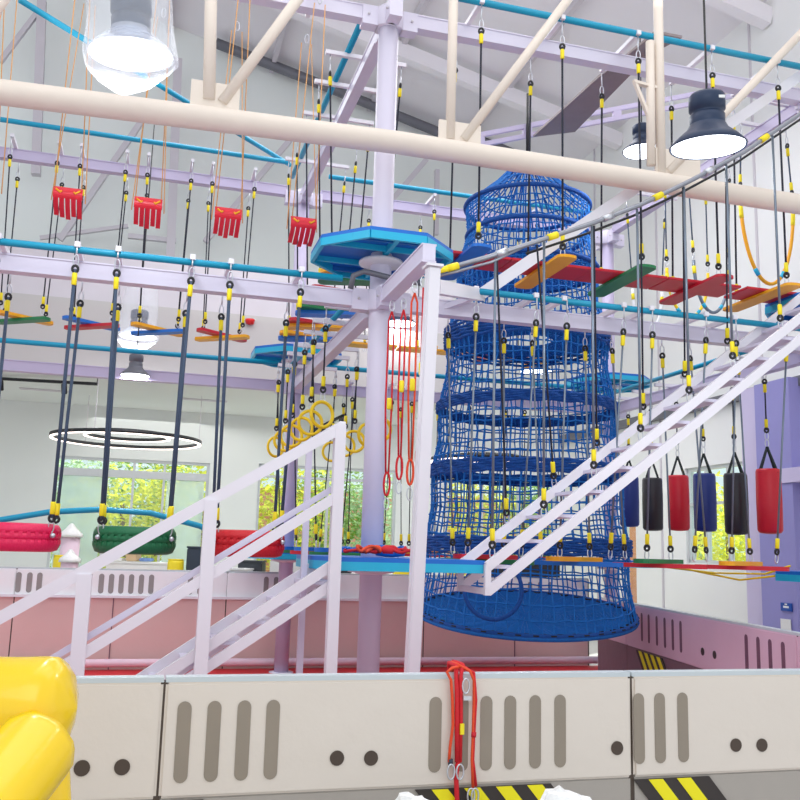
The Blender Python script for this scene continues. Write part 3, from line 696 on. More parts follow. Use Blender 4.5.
# low rows at the back
for i, (a, c1_, c2_) in enumerate(((1.1, 'red', 'green'), (2.0, 'yellow', 'red'), (2.9, 'blue', 'yellow'), (3.8, 'green', 'red'))):
    xboard(g(a, 4.9, 1.76), c1_, c2_, ['red and green step far back just right of the central column, low', 'amber and red step far back left of the net tower, low', 'blue and amber step far back seen through the net, low', 'green and red step far back beside the far right column, low'][i], 'far low crossed steps',
           x4(a, 4.9, 1.76, 4.05, -.3, .3), ln=.8, wd=.14, rr=.008)
# plus shaped steps with red strip (upper right)
pc = [('blue', 'blue'), ('yellow', 'amber'), ('green', 'green'), ('red', 'red'), ('yellow', 'amber')]
pl = ['red plank with blue cross board beside the upper platform', 'red plank with amber cross board in front of the net tower', 'red plank with green cross board right of the net tower', 'red plank with red cross board in the upper right row', 'red plank with amber cross board at the right end of the row']
for i, a in enumerate(upR):
    z = 4.6; c = g(a, 0, z); t = thing('plus_step', c, pl[i], 'hanging step', 'upper right row of plus shaped steps')
    MB().box(c + ZX * .015, .855 if i < 4 else .62, .40, .028).build('plank', M['red'], t, bevel=.004)
    d = (-BX).normalized(); s = AX; hw = .1; ln = 1.12; n = 6; pts = []
    for sg in (1, -1):
        for j in range(n + 1):
            an = -math.pi / 2 + math.pi * j / n
            pts.append(c + d * sg * (ln / 2 - hw * .5 + hw * .5 * math.cos(an)) + s * (sg * hw * math.sin(an)) - ZX * .03)
    MB().prism(pts, ZX * .028).build('cross_board', M[pc[i][0]], t)
    rope(t, g(a, -.42, 6.91), g(a, -.42, z), .011, 'rope', hz=7.08); rope(t, g(a, .34, 6.91), g(a, .4, z), .011, 'rope', hz=7.08)
# oval stepping boards between the two columns, second level
ov = [(.95, 'yellow', 'green'), (1.6, 'red', 'blue'), (2.4, 'green', 'blue'), (3.1, 'red', 'yellow'), (3.8, 'yellow', 'blue')]
ol = ['amber and green steps just behind the central column, upper level', 'red and blue steps second behind the central column', 'green and blue step halfway between the two left columns', 'red and amber step nearing the rear left column', 'amber and blue step beside the rear left platform']
for i, (b, c1_, c2_) in enumerate(ov):
    xboard(g(0, b, 4.6), c1_, c2_, ol[i], 'upper steps between the two left columns', [(g(-.4, b, 6.97), g(-.28, b, 4.63)), (g(.4, b, 6.97), g(.28, b, 4.63))], ln=.85, wd=.2, rr=.010, hz=7.08,
           dirs=((AX * .8 + BX * .18).normalized(), (AX * .8 - BX * .22).normalized()))
for i, b in enumerate((1.3, 2.54, 3.84)):
    xboard(g(0, b, 1.77), 'blue', 'red' if i % 2 else 'green', ['blue and green low step just behind the central platform', 'blue and red low step halfway to the rear left column', 'blue and green low step close to the rear left platform'][i], 'low steps between the two left columns',
           [(g(-.4, b, 4.08), g(-.26, b, 1.8)), (g(.4, b, 4.08), g(.26, b, 1.8))], ln=.7, wd=.14, rr=.008)
# back row, second level: amber planks with red cross
for i, a in enumerate((1.1, 1.95, 2.8, 3.65)):
    c = g(a, 4.9, 4.82); t = thing('plus_step', c, ['amber plank with red cross far back beside the central column', 'amber plank with red cross far back left of the net tower', 'amber plank with red cross far back behind the net', 'amber plank with red cross far back before the far right platform'][i], 'hanging step', 'upper back row of amber steps')
    MB().box(c, .8, .26, .03).build('plank', M['yellow'], t); MB().box(c - ZX * .03 + AX * .1, .14, .95, .028, AX, (BX + AX * .2).normalized()).build('cross_board', M['red' if i % 2 == 0 else 'yellow'], t)
    rope(t, g(a, 4.5, 7.02), g(a, 4.5, 4.8), .009, hz=7.15); rope(t, g(a, 5.22, 7.02), g(a, 5.22, 4.8), .009, hz=7.15)

# ------------------------------------------------------------------ red slatted seats
def red_seat(a, label, proto=None):
    c = g(a, 0, 4.87)
    t = thing('swing_seat', c, label, 'swing seat', 'red slatted seats hung on orange cords')
    mb = MB(); n = 10; W = .24
    def prof(u): # from top front down and curling forward
        return V((0, 0, 0)) - ZX * (.04 + .2 * u) - BX * (.03 - .10 * u * u * 1.6) - BX * (.05 * math.sin(u * 3.1))
    def strip(x0, x1, u0, u1, k=6):
        P = []
        for i in range(k + 1):
            q = c + prof(u0 + (u1 - u0) * i / k); P.append((q + AX * x0, q + AX * x1))
        vs = []; th = BX * .016
        for p_, q_ in P: vs += [p_, q_, q_ + th, p_ + th]
        fs = [(0, 1, 2, 3), (4 * k, 4 * k + 3, 4 * k + 2, 4 * k + 1)]
        for i in range(k):
            for j in range(4): fs.append((4 * i + j, 4 * i + 4 + j, 4 * i + 4 + (j + 1) % 4, 4 * i + (j + 1) % 4))
        mb.poly(vs, fs)
    strip(-W / 2, W / 2, 0, .5)
    for i in range(5): x = -W / 2 + i * W / 5; strip(x + .004, x + W / 5 - .005, .5, 1.0 + .08 * ((i * 7) % 3) / 2)
    mb.build('slatted_panel', M['seat'], t)
    for s in (-1, 1):
        MB().tube([c + AX * s * .1 - ZX * .07 - BX * .055, c + AX * s * .06 - ZX * .1 - BX * .06, c + AX * s * .05 - ZX * .085 - BX * .06], .009, 6).build('cord_knot', M['yellow'], t)
        for f in (-1, 1):
            top = g(a + s * .05, f * .35 - .03, 6.78); bot = c + AX * s * (.11 + .03 * (f > 0)) - ZX * (.05 if f < 0 else .14) + BX * (f * .05)
            MB().tube([top, bot], .0048, 6).build('cord', M['cord'], t)
    for f in (-1, 1): fit('carabiner', ME_CARAB, t, g(a, f * .35 - .03, 6.88), -ZX, t.location)
    return t
sl_ = ['red slatted seat cut by the left picture edge', 'red slatted seat second from the left, below the wrapped lamp', 'red slatted seat third from the left', 'red slatted seat fourth from the left', 'red slatted seat nearest the upper blue platform']
for a, lb in zip(seatA, sl_): red_seat(a, lb)

# ------------------------------------------------------------------ yellow hand rings
def ringthing(a, b, z, ztop, label, yaw=0):
    c = g(a, b, z); t = thing('hand_ring', c, label, 'ring', 'yellow hand rings on black ropes')
    d = AX * math.cos(yaw) + BX * math.sin(yaw)
    MB().tube([c + d * (.125 * math.cos(2 * math.pi * i / 24)) + ZX * (.125 * math.sin(2 * math.pi * i / 24)) for i in range(24)], .018, 8, closed=True).build('ring', M['ring'], t)
    rope(t, g(a, b, ztop), c + ZX * .13, .009, 'rope', hz=4.18)
rl = ['nearest', 'second', 'third', 'fourth', 'fifth', 'farthest']
for i, b in enumerate(ringB): ringthing(-.38, b, 3.10, 4.08, 'yellow hand ring, %s of the left row behind the central column' % rl[i], yaw=random.uniform(-.5, .9))
for i, b in enumerate(ringB[1:]): ringthing(.38, b, 3.08, 4.08, 'yellow hand ring, %s of the right row behind the central column' % rl[i if i < 4 else 5], yaw=random.uniform(-.4, 1.2))

# ------------------------------------------------------------------ hoops on the right
def hoop(b, z, rx, rz, m, label, a=5.1):
    c = g(a, b, z); t = thing('hanging_hoop', c, label, 'hoop', 'half hoops hung from the upper right cross beam')
    P = lambda an: c + AX * (rx * math.cos(an)) + ZX * (rz * math.sin(an))
    ho = MB().tube([P(-math.pi * i / 28) for i in range(29)], .022, 8).build('bow', M[m], t)
    for s in (-1, 1):
        q = c + AX * (s * rx)
        rope(t, g(a + s * .33, b, 7.05), q + ZX * .02, .010, 'ropeg', hz=7.15)
        for an in (.12, 1.0):
            MB().tube([P(-(an + k * .05) if s > 0 else -math.pi + an + k * .05) for k in range(4)], .026, 8).build('tape_band', M['cyan' if an > .5 else 'sleeve'], ho)
for (x, y0, y1, rx, m_, lb, b) in ((681, 270, 316, .33, 'ring', 'yellow half hoop hanging behind the red cross board', 2.65), (708, 262, 312, .27, 'ropel', 'grey half hoop hanging between the yellow and the orange one', 2.1),
                    (770, 200, 284, .38, 'yellow', 'large orange-yellow half hoop at the upper right', .95), (642, 290, 330, .25, 'padw', 'white half hoop hanging farthest back beside the far right column', 3.7)):
    z0_, z1_ = atA(x, y0, 5.1).z, atA(x, y1, 5.1).z
    zt0 = atB(x, y0, b).z; zt1 = atB(x, y1, b).z
    hoop(b, zt0, rx, zt0 - zt1, m_, lb)
# ------------------------------------------------------------------ punch bags
def punch(b, m, label, yb):
    a = 5.1; big = 1.0; p_ = g(a, b, 2.5); px_ = 400 + 900 * (p_ - cam.location).dot(RT) / (p_ - cam.location).dot(FW); z = atA(px_, yb, a).z; c = g(a, b, z); t = thing('punch_bag', c, label, 'punch bag', 'punch bags under the right cross beam')
    r = .142; h = .76
    MB().lathe([(r * .3, 0), (r * .85, .01), (r, .04), (r * 1.03, h * .5), (r, h - .03), (r * .92, h), (r * .5, h + .004)], c, 24).build('bag', M[m], t)
    ap = c + ZX * (h + .27)
    for k in range(4):
        an = k * math.pi / 2 + .5; p = c + ZX * (h - .05) + V((math.cos(an), math.sin(an), 0)) * r * .98
        MB().bar(p, ap, .035, .006, V((math.cos(an), math.sin(an), 0))).build('strap', M['strap'], t)
    fit('carabiner', ME_CARAB, t, ap + ZX * .09, -ZX, t.location)
    rope(t, g(a, b, 4.05), ap + ZX * .08, .009, 'rope')
    return t
punch(4.31, 'bagblue', 'blue punch bag beside the net tower, farthest left of the row', 527)
punch(3.66, 'bagblack', 'black punch bag between the far blue and the dark red one', 531)
punch(3.0, 'bagred', 'dark red punch bag in the middle of the row', 531)
punch(2.39, 'bagblue', 'blue punch bag between the red and the second black one', 532)
punch(1.74, 'bagblack', 'black punch bag right of the blue one, in front of the green window', 535)
punch(1.12, 'bagred', 'bright red punch bag hanging in front of the violet column', 534)

# ------------------------------------------------------------------ the net tower
NC = g(2.55, 2.45); NC = V((1.6, 11.25, 0))
t = thing('net_tower', NC + ZX * 1.2, 'tall blue rope net tower hanging in the middle of the frame', 'net tower')
Rz = [(1.2, 1.31), (1.6, 1.22), (1.9, 1.25), (2.35, 1.17), (2.8, 1.18), (3.2, 1.10), (3.6, 1.11), (4.1, 1.0), (4.5, 1.03), (5.0, .89), (5.4, .90), (5.9, .77), (6.28, .80)]
def rad(z):
    for (z0, r0), (z1, r1) in zip(Rz, Rz[1:]):
        if z0 <= z <= z1: return r0 + (r1 - r0) * (z - z0) / (z1 - z0)
    return Rz[-1][1]
N = 64
def tiltz(a, z, f=1.0):
    w_ = max(0, 1 - (z - 1.2) / .7); return w_ * (.18 * math.sin(a) * f - .09)
def nj(i, z, k=1.0): # jittered node
    rr = random.Random(i * 7919 + int(round(z * 1000)))
    a = 2 * math.pi * i / N; r = rad(z) * k + rr.uniform(-.008, .008); a += rr.uniform(-.008, .008)
    return NC + V((r * math.cos(a), r * math.sin(a), z + rr.uniform(-.014, .014) + tiltz(a, z)))
zs = [1.2 + i * .118 for i in range(44)]; zs = [z for z in zs if z <= 6.3]
sections = [(1.2, 1.9), (1.9, 2.8), (2.8, 3.6), (3.6, 4.5), (4.5, 5.4), (5.4, 6.3)]
for (s0, s1) in sections:
    mb = MB(); zl = [z for z in zs if s0 - .06 <= z <= s1 + .1]
    for i in range(N): mb.tube([nj(i, z) for z in zl], .0095, 4)
    for z in zl:
        mb.tube([nj(i, z) for i in range(N)], .0095, 4, closed=True)
    kn = MB()
    for z in zl:
        for i in range(N):
            p = nj(i, z); kn.poly([p + V(d) * .02 for d in ((1, 0, 0), (-1, 0, 0), (0, 1, 0), (0, -1, 0), (0, 0, 1), (0, 0, -1))], [(0, 2, 4), (2, 1, 4), (1, 3, 4), (3, 0, 4), (2, 0, 5), (1, 2, 5), (3, 1, 5), (0, 3, 5)])
    mb.poly(kn.v, kn.f); mb.build('net_wall', M['net'], t)
# hoops with wrapped dense bands
def ringpts(z, r, n=48, dz=0): return [NC + V((r * math.cos(2 * math.pi * i / n), r * math.sin(2 * math.pi * i / n), z)) for i in range(n)]
for z, h in ((1.2, .05), (1.9, .16), (2.8, .13), (3.6, .1), (4.5, .22), (5.4, .06), (6.28, .05), (5.88, .04)):
    r = rad(z)
    if h > .09:
        mb = MB(); n = 96; rows = 5
        for k in range(rows + 1):
            zz = z - h / 2 + h * k / rows
            mb.tube([NC + V(((r + .012 + .012 * math.sin(i * 2.1 + k)) * math.cos(2 * math.pi * i / n), (r + .012 + .012 * math.sin(i * 2.1 + k)) * math.sin(2 * math.pi * i / n), zz + .008 * math.sin(i * 1.3 + k * 2))) for i in range(n)], .018, 5, closed=True)
        mb.build('wrapped_band', M['netd'], t)
    else: MB().tube([p + ZX * tiltz(2 * math.pi * i / 48, z) for i, p in enumerate(ringpts(z, r + .01))], .03, 8, closed=True).build('wrapped_hoop', M['netd'], t)
# internal mesh floors (annular)
def netdisc(z, r0, r1, name, step=.055, sag=0):
    mb = MB(); k = r0
    f = lambda r: z - sag * (1 - (r / r1) ** 2)
    while k <= r1: mb.tube([V((p.x, p.y, f(k))) for p in ringpts(z, k, 40)], .011, 4, closed=True); k += step
    nn = int(2 * math.pi * r1 / .075)
    for i in range(nn):
        a = 2 * math.pi * i / nn; ri = r0 if i % 2 == 0 else max(r0, r1 * .5)
        mb.tube([NC + V((rr * math.cos(a), rr * math.sin(a), f(rr) - z + z)) for rr in (ri, (ri + r1) / 2, r1)], .010, 4)
    o = mb.build(name, M['net'], t); return o
netdisc(4.5, .34, 1.0, 'mesh_floor'); netdisc(5.4, .3, .88, 'mesh_floor'); netdisc(2.8, .8, 1.15, 'mesh_floor'); netdisc(1.9, .85, 1.2, 'mesh_floor')
mb = MB(); F_ = lambda rr, a: NC + V((rr * math.cos(a), rr * math.sin(a), 1.2 - .09 + .18 * math.sin(a) * rr / 1.31 - .05 * (1 - (rr / 1.31) ** 2)))
rr_ = .03
while rr_ < 1.31:
    mb.tube([F_(rr_, 2 * math.pi * i / 64) + ZX * .006 * math.sin(i * 2.4) for i in range(64)], .012, 4, closed=True); rr_ += .04
for i in range(150):
    a = 2 * math.pi * i / 150; r0_ = (.1, .65, .35, .65, .9, .65)[i % 6]; mb.tube([F_(r0_ + (1.31 - r0_) * k / 4, a) for k in range(5)], .011, 4)
mb.build('bottom_mesh', M['net'], t)
MB().tube([F_(1.315, 2 * math.pi * i / 64) - ZX * .02 for i in range(64)], .034, 8, closed=True).build('bottom_rope', M['net'], t)
mb = MB(); mb.tube([F_(1.25 if i % 4 < 2 else 1.345, 2 * math.pi * i / 176) + ZX * (.015 if i % 4 < 2 else .012) for i in range(176)], .010, 5, closed=True)
mb.build('rim_stitching', M['strap'], t)
# top cone
mb = MB(); apex = NC + ZX * 7.0
for i in range(52):
    a = 2 * math.pi * i / 52; p = NC + V((.8 * math.cos(a), .8 * math.sin(a), 6.28)); mid = p.lerp(apex, .5) + V((random.uniform(-.03, .03), random.uniform(-.03, .03), -.03))
    mb.tube([p, mid, apex + V((math.cos(a), math.sin(a), 0)) * .05], .011, 4)
for rr, zz in ((.62, 6.42), (.45, 6.57)): mb.tube(ringpts(zz, rr), .011, 4, closed=True)
mb.build('top_cone', M['net'], t)
MB().tube([apex, NC + ZX * 7.9], .02, 8).build('hanging_cord', M['black'], t)
# round entrance on the near side
cc = atY(493, 590, 9.93); MB().tube([cc + V((.31 * math.cos(2 * math.pi * i / 30), -.02, .31 * math.sin(2 * math.pi * i / 30))) for i in range(30)], .022, 8, closed=True).build('entrance_hoop', M['netd'], t)

# ------------------------------------------------------------------ safety lanyards by the slim post
def lanyard(top, L, m, label, w=.05, loops=2):
    t = thing('safety_lanyard', top, label, 'safety rope', 'lanyards clipped below the short beam')
    fit('carabiner', ME_CARAB, t, top + ZX * .08, -ZX, t.location)
    for k in range(loops):
        s = (k - (loops - 1) / 2) * w
        pts = [top - ZX * .02, top + AX * s - ZX * .1, top + AX * (s * 1.1) - ZX * L * .6 + BX * .02, top + AX * s * .5 - ZX * L]
        MB().tube(pts, .0085, 6).build('cord', M[m], t)
    b = top - ZX * L
    MB().tube([b + AX * .026 * math.sin(2 * math.pi * i / 16) - ZX * (.1 - .1 * math.cos(2 * math.pi * i / 16)) for i in range(16)], .010, 6, closed=True).build('loop', M[m], t)
    fit('carabiner', ME_CARAB, t, b - ZX * .22, ZX * -1, t.location); fit('sleeve', ME_SLEEVE, t, b + ZX * .8, -ZX, t.location)
lanyard(g(0, -.45, 3.92), 1.45, 'rrope', 'red safety rope hanging right beside the central column')
lanyard(g(.06, -.62, 3.9), 1.3, 'rrope', 'second red safety rope, a little right of the central column', .04)
lanyard(g(0, -1.15, 3.9), 1.38, 'orope', 'orange safety rope hanging left of the slim white post', .05)
lanyard(g(.02, -1.32, 3.9), 1.28, 'rrope', 'red safety rope hanging nearest the slim white post', .03, 1)
# coiled harness on the platform
t = thing('climbing_harness', atY(358, 548, 7.6), 'tangled red and blue climbing harness lying on the central platform', 'harness')
hp = g(-.1, -.55, 1.75); rnd = random.Random(3); t.location = hp
for k in range(7):
    pts = []; c = hp + AX * rnd.uniform(-.25, .25) + BX * rnd.uniform(-.15, .12) + ZX * .035
    ph = rnd.uniform(0, 6); rx = rnd.uniform(.08, .16); ry = rnd.uniform(.05, .1); tl_ = rnd.uniform(.2, .8)
    for i in range(20):
        a = 2 * math.pi * i / 20; pts.append(c + AX * rx * math.cos(a + ph) + BX * ry * math.sin(a) + ZX * (abs(math.sin(a * 1.5 + ph)) * .07 * tl_))
    MB().tube(pts, .014, 6, closed=True).build('webbing_loop', M[('rrope', 'blue', 'rrope', 'blue', 'orope', 'blue', 'rrope')[k]], t)
MB().lathe([(.02, 0), (.12, .01), (.13, .04), (.08, .07), (.02, .075)], hp + AX * .12, 14).build('padded_belt', M['blue'], t)
MB().lathe([(.02, .02), (.08, .03), (.085, .07), (.04, .1), (.01, .1)], hp + AX * .1 - BX * .05, 14).build('padded_belt', M['rrope'], t)

# ropes hung over the near barrier
t = thing('hanging_rope_bundle', g(aB(463, 678, BN), BN, 1.22), 'red climbing ropes with steel clips draped over the near barrier', 'rope')
def nf(x, y, off=.03): return atB(x, y, BN - off)
paths = [([(462, 670), (452, 668), (447, 672), (451, 680), (452.5, 700), (453, 725), (450, 748), (449, 762)], 'orope', .0075), ([(458, 669), (457, 690), (457, 720), (457, 762)], 'rrope', .012), ([(465, 668), (461, 675), (461, 720), (460, 762)], 'rrope', .010),
         ([(460, 668), (470, 671), (474, 680), (474, 700), (473, 735), (472, 760), (473, 788)], 'orope', .0075), ([(462, 667), (474, 673), (476, 700), (474, 735), (473, 760), (476, 786)], 'rrope', .0075),
         ([(458, 762), (456, 775), (457, 800), (458, 830)], 'rrope', .012)]
for pts, mm, r in paths:
    P = [nf(x, y) for x, y in pts]; top = P[0]
    if pts[0][1] < 675: P = [top + BX * .14 - ZX * .12, top + BX * .13 + ZX * .015, top + BX * .03 + ZX * .012] + P[1:]
    MB().tube(P, r, 7).build('rope_strand', M[mm], t)
def carab(x, y, h=.07):
    c = nf(x, y, .04); MB().tube([c + AX * (.018 * math.sin(2 * math.pi * i / 16)) + ZX * (h / 2 * math.cos(2 * math.pi * i / 16)) for i in range(16)], .0045, 6, closed=True).build('carabiner', M['chrome'], t)
for x, y in ((451, 772), (460, 772), (466, 686), (475, 796), (471, 796)): carab(x, y)
c = nf(467, 698, .05); MB().box(c, .04, .015, .02).build('rope_clamp', M['chrome'], t); MB().box(nf(462, 729, .04), .02, .012, .05).build('tag', M['sleeve'], t)
MB().tube([nf(450.5, 759), nf(450.5, 765)], .012, 8).build('rope_grip', M['navy'], t); MB().tube([nf(474, 732), nf(473.5, 737)], .013, 8).build('rope_grip', M['bagred'], t)

# ------------------------------------------------------------------ lamps
def lamp(p, r, label, tilt=0, wrapped=False, cord=1.0, far=False, hous='lampb'):
    t = thing('pendant_lamp', p, label, 'lamp', 'high bay pendant lamps')
    Z = V((math.sin(tilt) * -.3, -math.sin(tilt), math.cos(tilt))).normalized(); X = V((1, 0, 0)); Y = Z.cross(X).normalized(); X = Y.cross(Z)
    k = r / .27
    MB().lathe([(.27 * k, 0), (.275 * k, .012 * k), (.22 * k, .07 * k), (.15 * k, .13 * k), (.13 * k, .17 * k)], p, 32, X, Y, Z, cap=False).build('shade', M[hous if not wrapped else 'plastg'], t)
    MB().lathe([(.258 * k, 0.004), (.258 * k, .014 * k)], p, 32, X, Y, Z).build('diffuser', M['glow'], t)
    MB().lathe([(.12 * k, .15 * k), (.125 * k, .16 * k), (.125 * k, .24 * k), (.11 * k, .25 * k), (.11 * k, .27 * k), (.13 * k, .28 * k), (.13 * k, .38 * k), (.115 * k, .4 * k)], p, 28, X, Y, Z).build('housing', M[hous], t)
    if not far: MB().box(p + Z * .34 * k + X * .06 * k - Y * .115 * k, .06 * k, .012, .02, X, Y, Z).build('rating_plate', M['paper'], t)
    top = p + Z * .4 * k; MB().tube([top, top + ZX * .06, top + ZX * (cord)], .008, 6).build('cord', M['black'], t)
    if wrapped:
        mb = MB(); n = 28; prof = [(.16, .95), (.22, .7), (.26, .45), (.27, .2), (.30, .03), (.295, -.02), (.26, -.09), (.17, -.17), (.05, -.24)]
        vs = []; rr = random.Random(int(p.x * 100))
        for q, (R0, h) in enumerate(prof):
            for j in range(n):
                a = 2 * math.pi * j / n; R_ = R0 * k * (1 + .10 * math.sin(a * 5 + q * 1.3) * (.3 + abs(h)) + rr.uniform(-.03, .03))
                off = X * (-.05 * k * max(0, -h) * 4); vs.append(p + off + X * R_ * math.cos(a) + Y * R_ * math.sin(a) + Z * (h * k))
        L = len(prof)
        mb.poly(vs, [(i * n + j, i * n + (j + 1) % n, (i + 1) * n + (j + 1) % n, (i + 1) * n + j) for i in range(L - 1) for j in range(n)] + [tuple(range((L - 1) * n, L * n))], True)
        mb.build('plastic_wrap', M['plast'], t)
    ld = bpy.data.lights.new('lamp_light', 'AREA'); ld.shape = 'DISK'; ld.size = r * 1.8; ld.energy = 30 if not far else 40; ld.color = (.93, .96, 1)
    lo = bpy.data.objects.new('lamp_light', ld); COL.objects.link(lo); lo.parent = t; lo.location = -Z * .03; lo.rotation_euler = (-Z).to_track_quat('-Z', 'Y').to_euler()
    return t
pl_ = atY(708, 148, 6.0)
lamp(pl_, .262, 'large navy pendant lamp hanging at the upper right', .1, cord=.75)
lamp(atY(642, 152, 10.5), .235, 'smaller navy pendant lamp behind the truss upright', .0, cord=1.2, far=True)
lamp(atY(131, 56, 6.0), .30, 'large pendant lamp wrapped in clear plastic at the upper left', .12, wrapped=True, cord=1.4)
lamp(atY(138, 337, 14), .29, 'pendant lamp wrapped in plastic behind the crossed steps', 0, wrapped=True, cord=1.0, far=True)
lamp(atY(135, 376, 12.2), .2, 'pendant lamp hanging just below the wrapped one, in front of the mauve beam', 0, cord=3.4, far=True, hous='dgrey')
lamp(atY(400, 324, 16.5), .3, 'pendant lamp seen just right of the central column, far back', 0, cord=1.0, far=True)
lamp(atY(536, 372, 16.5), .3, 'pendant lamp seen through the middle of the net tower', 0, cord=1.0, far=True)

# ring chandeliers
def ringlamp(px, py, Y, R1, R2, label):
    c = atY(px, py, Y); t = thing('ring_chandelier', c, label, 'chandelier', 'double ring lights in the lobby')
    for R_, off in ((R1, 0), (R2, .08)):
        rg = MB(); n = 48
        prof = [(R_ - .035, 0), (R_ + .035, 0), (R_ + .035, .06), (R_ - .035, .06), (R_ - .035, 0)]
        rg.lathe(prof, c + ZX * off, n, cap=False); o = rg.build('ring_body', M['black'], t)
        MB().lathe([(R_ - .028, -.016), (R_ + .028, -.016), (R_ + .028, -.001), (R_ - .028, -.001), (R_ - .028, -.016)], c + ZX * off, n, cap=False).build('led_strip', M['led'], o)
    for k in range(3):
        a = k * 2.09 + .4; p = c + V((math.cos(a), math.sin(a), 0)) * R1; MB().tube([p, V((p.x, p.y, 4.63))], .006, 5).build('suspension_wire', M['greyst'], t)
ringlamp(127, 441, 16.6, 1.32, .75, 'double ring light hanging in the lobby at the left')
ringlamp(487, 463, 17.4, 1.1, .62, 'double ring light seen through the net tower')
# track lights
def track(p, q, n, label):
    t = thing('track_light', p, label, 'track light', 'black track lights'); MB().bar(p, q, .05, .05).build('track', M['black'], t)
    for i in range(n):
        c = p.lerp(q, (i + .5) / n) - ZX * .12; MB().lathe([(.045, -.09), (.05, -.08), (.05, .08), (.04, .09)], c, 12, X=V((1, 0, 0)), Y=V((0, .9, .3)), Z=V((0, -.3, .95))).build('spotlight', M['black'], t)
    for e_ in (p, q): MB().tube([e_, V((e_.x, e_.y, 4.64))], .008, 5).build('stem', M['black'], t)
track(atY(-30, 377, 15.7), atY(97, 384, 15.4), 2, 'black ceiling track with two spots at the left edge')
track(atY(310, 432, 18.3), atY(346, 414, 18), 4, 'black track with small spots behind the yellow rings')
for i, (x, y, Y) in enumerate(((250, 321, 0), (9, 407, 0))):
    p = atB(x, y, 7.97) if i == 0 else atZ(x, y, 4.61); tag(MB().lathe([(.02, -.07), (.07, -.05), (.085, 0), (.085, .03)], p, 14).build('fire_alarm', M['alarm']), ['small red alarm fixed on the ledge above the red crossed step', 'small red alarm on the lobby ceiling at the left edge'][i], 'alarm')

# blue bent handrail arch
tag(MB().tube([atB(-60, 540, 4.6), atB(0, 520, 4.6), atB(50, 512, 4.6), atB(100, 509.5, 4.6), atB(150, 513, 4.6), atB(200, 526, 4.6), atB(226, 540, 4.6), atB(238, 552, 4.6)], .04, 10).build('bent_handrail', M['teal']), 'blue bent rail arching behind the pink and green tyres', 'rail')

# yellow safety cords on the right
for i, pts in enumerate(([(632, 563), (672, 568), (715, 573), (765, 574), (790, 566)], [(668, 565), (700, 572), (740, 580), (775, 576)])):
    tag(MB().tube([atA(x, y, 4.5) for x, y in pts], .012, 6).build('slack_cord', M['ring']), ['long yellow cord sagging below the low steps at the right', 'short yellow cord sagging under the right-hand platform'][i], 'cord')

# ------------------------------------------------------------------ lobby furniture
def lob(x, y, Y): return atY(x, y, Y)
def stool(px, Y, label):
    p = atY(px, 571, Y); p.z = 1.0 if Y < 14 else 0
def stoolbox(x0, x1, y0, Y, m, name, label, cat, group=None):
    p, q = atY(x0, y0, Y), atY(x1, y0, Y); wdt = (q - p).length; h = p.z
    t = thing(name, V(((p.x + q.x) / 2, Y, 0)), label, cat, group); c = V(((p.x + q.x) / 2, Y, 0)); r = wdt / 2
    MB().lathe([(r * .96, 0), (r, .02), (r, h - .04), (r * .94, h)], c, 20).build('seat_block', M[m], t)
    MB().lathe([(r * .96, h), (r * .96, h + .02)], c, 20).build('seat_pad', M[m], t)
stoolbox(54, 71, 556, 15.2, 'stool', 'foam_stool', 'yellow round stool behind the far barrier, below the pink tyre', 'stool', 'yellow stools')
stoolbox(168, 184, 560, 15.2, 'stool', 'foam_stool', 'yellow round stool beside the navy bin, below the green tyre', 'stool', 'yellow stools')
stoolbox(393, 411, 569, 15.2, 'stool', 'foam_stool', 'yellow round stool right of the central column', 'stool', 'yellow stools')
def boxthing(x0, x1, y0, Y, dpt, m, name, label, cat, zb_=0, group=None, lid=None):
    p, q = atY(x0, y0, Y), atY(x1, y0, Y); wdt = q.x - p.x; c = V(((p.x + q.x) / 2, Y + dpt / 2, (p.z + zb_) / 2))
    t = thing(name, V((c.x, c.y, zb_)), label, cat, group)
    MB().box(c, wdt, dpt, p.z - zb_, V((1, 0, 0)), V((0, 1, 0))).build('body', M[m], t, bevel=.015)
    if lid: MB().box(V((c.x, c.y, p.z + .015)), wdt * 1.03, dpt * 1.03, .03, V((1, 0, 0)), V((0, 1, 0))).build('lid', M[lid], t)
    return t
boxthing(187, 204, 548, 15.2, .4, 'navy', 'waste_bin', 'tall navy bin beside a yellow stool behind the far barrier', 'bin', lid='navy')
boxthing(106, 170, 563, 16.2, .6, 'paper', 'display_table', 'white table holding folded goods in front of the glass doors', 'table', lid='paper')
zt_ = atY(130, 563, 16.2).z + .03
for i, (x0, x1, y0, m_, nm, lb, cat) in enumerate(((126, 137, 553, 'box', 'cardboard_box', 'small tan cardboard box on the white table', 'box'), (139, 150, 558, 'clothb', 'folded_cloth', 'folded blue and white cloth on the white table', 'cloth'), (110, 122, 558, 'paper', 'paper_stack', 'stack of white paper on the white table', 'paper'))):
    boxthing(x0, x1, y0, 16.3, .3, m_, nm, lb, cat, zb_=zt_)
def sack(x0, x1, y0, y1, Y, label):
    p, q = atY(x0, y1, Y), atY(x1, y1, Y); r = (q.x - p.x) / 2; c = V(((p.x + q.x) / 2, Y, 0)); h = atY(x0, y0, Y).z; hb = p.z
    t = thing('covered_display', c, label, 'covered display')
    MB().lathe([(r * .7, 0), (r * .75, .3), (r * .85, hb)], c, 20).build('tub', M['wrap'], t)
    MB().lathe([(r * 1.1, hb - .03), (r, hb + .03), (r * .5, hb + (h - hb) * .55), (r * .22, hb + (h - hb) * .9), (.02, h)], c, 20).build('white_cover', M['bagw'], t)
sack(60, 82, 523, 535, 15.6, 'pale pink tub with a white peaked cover in front of the glass doors')
sack(60, 80, 549, 560, 14.8, 'low white peaked cover just behind the far barrier')
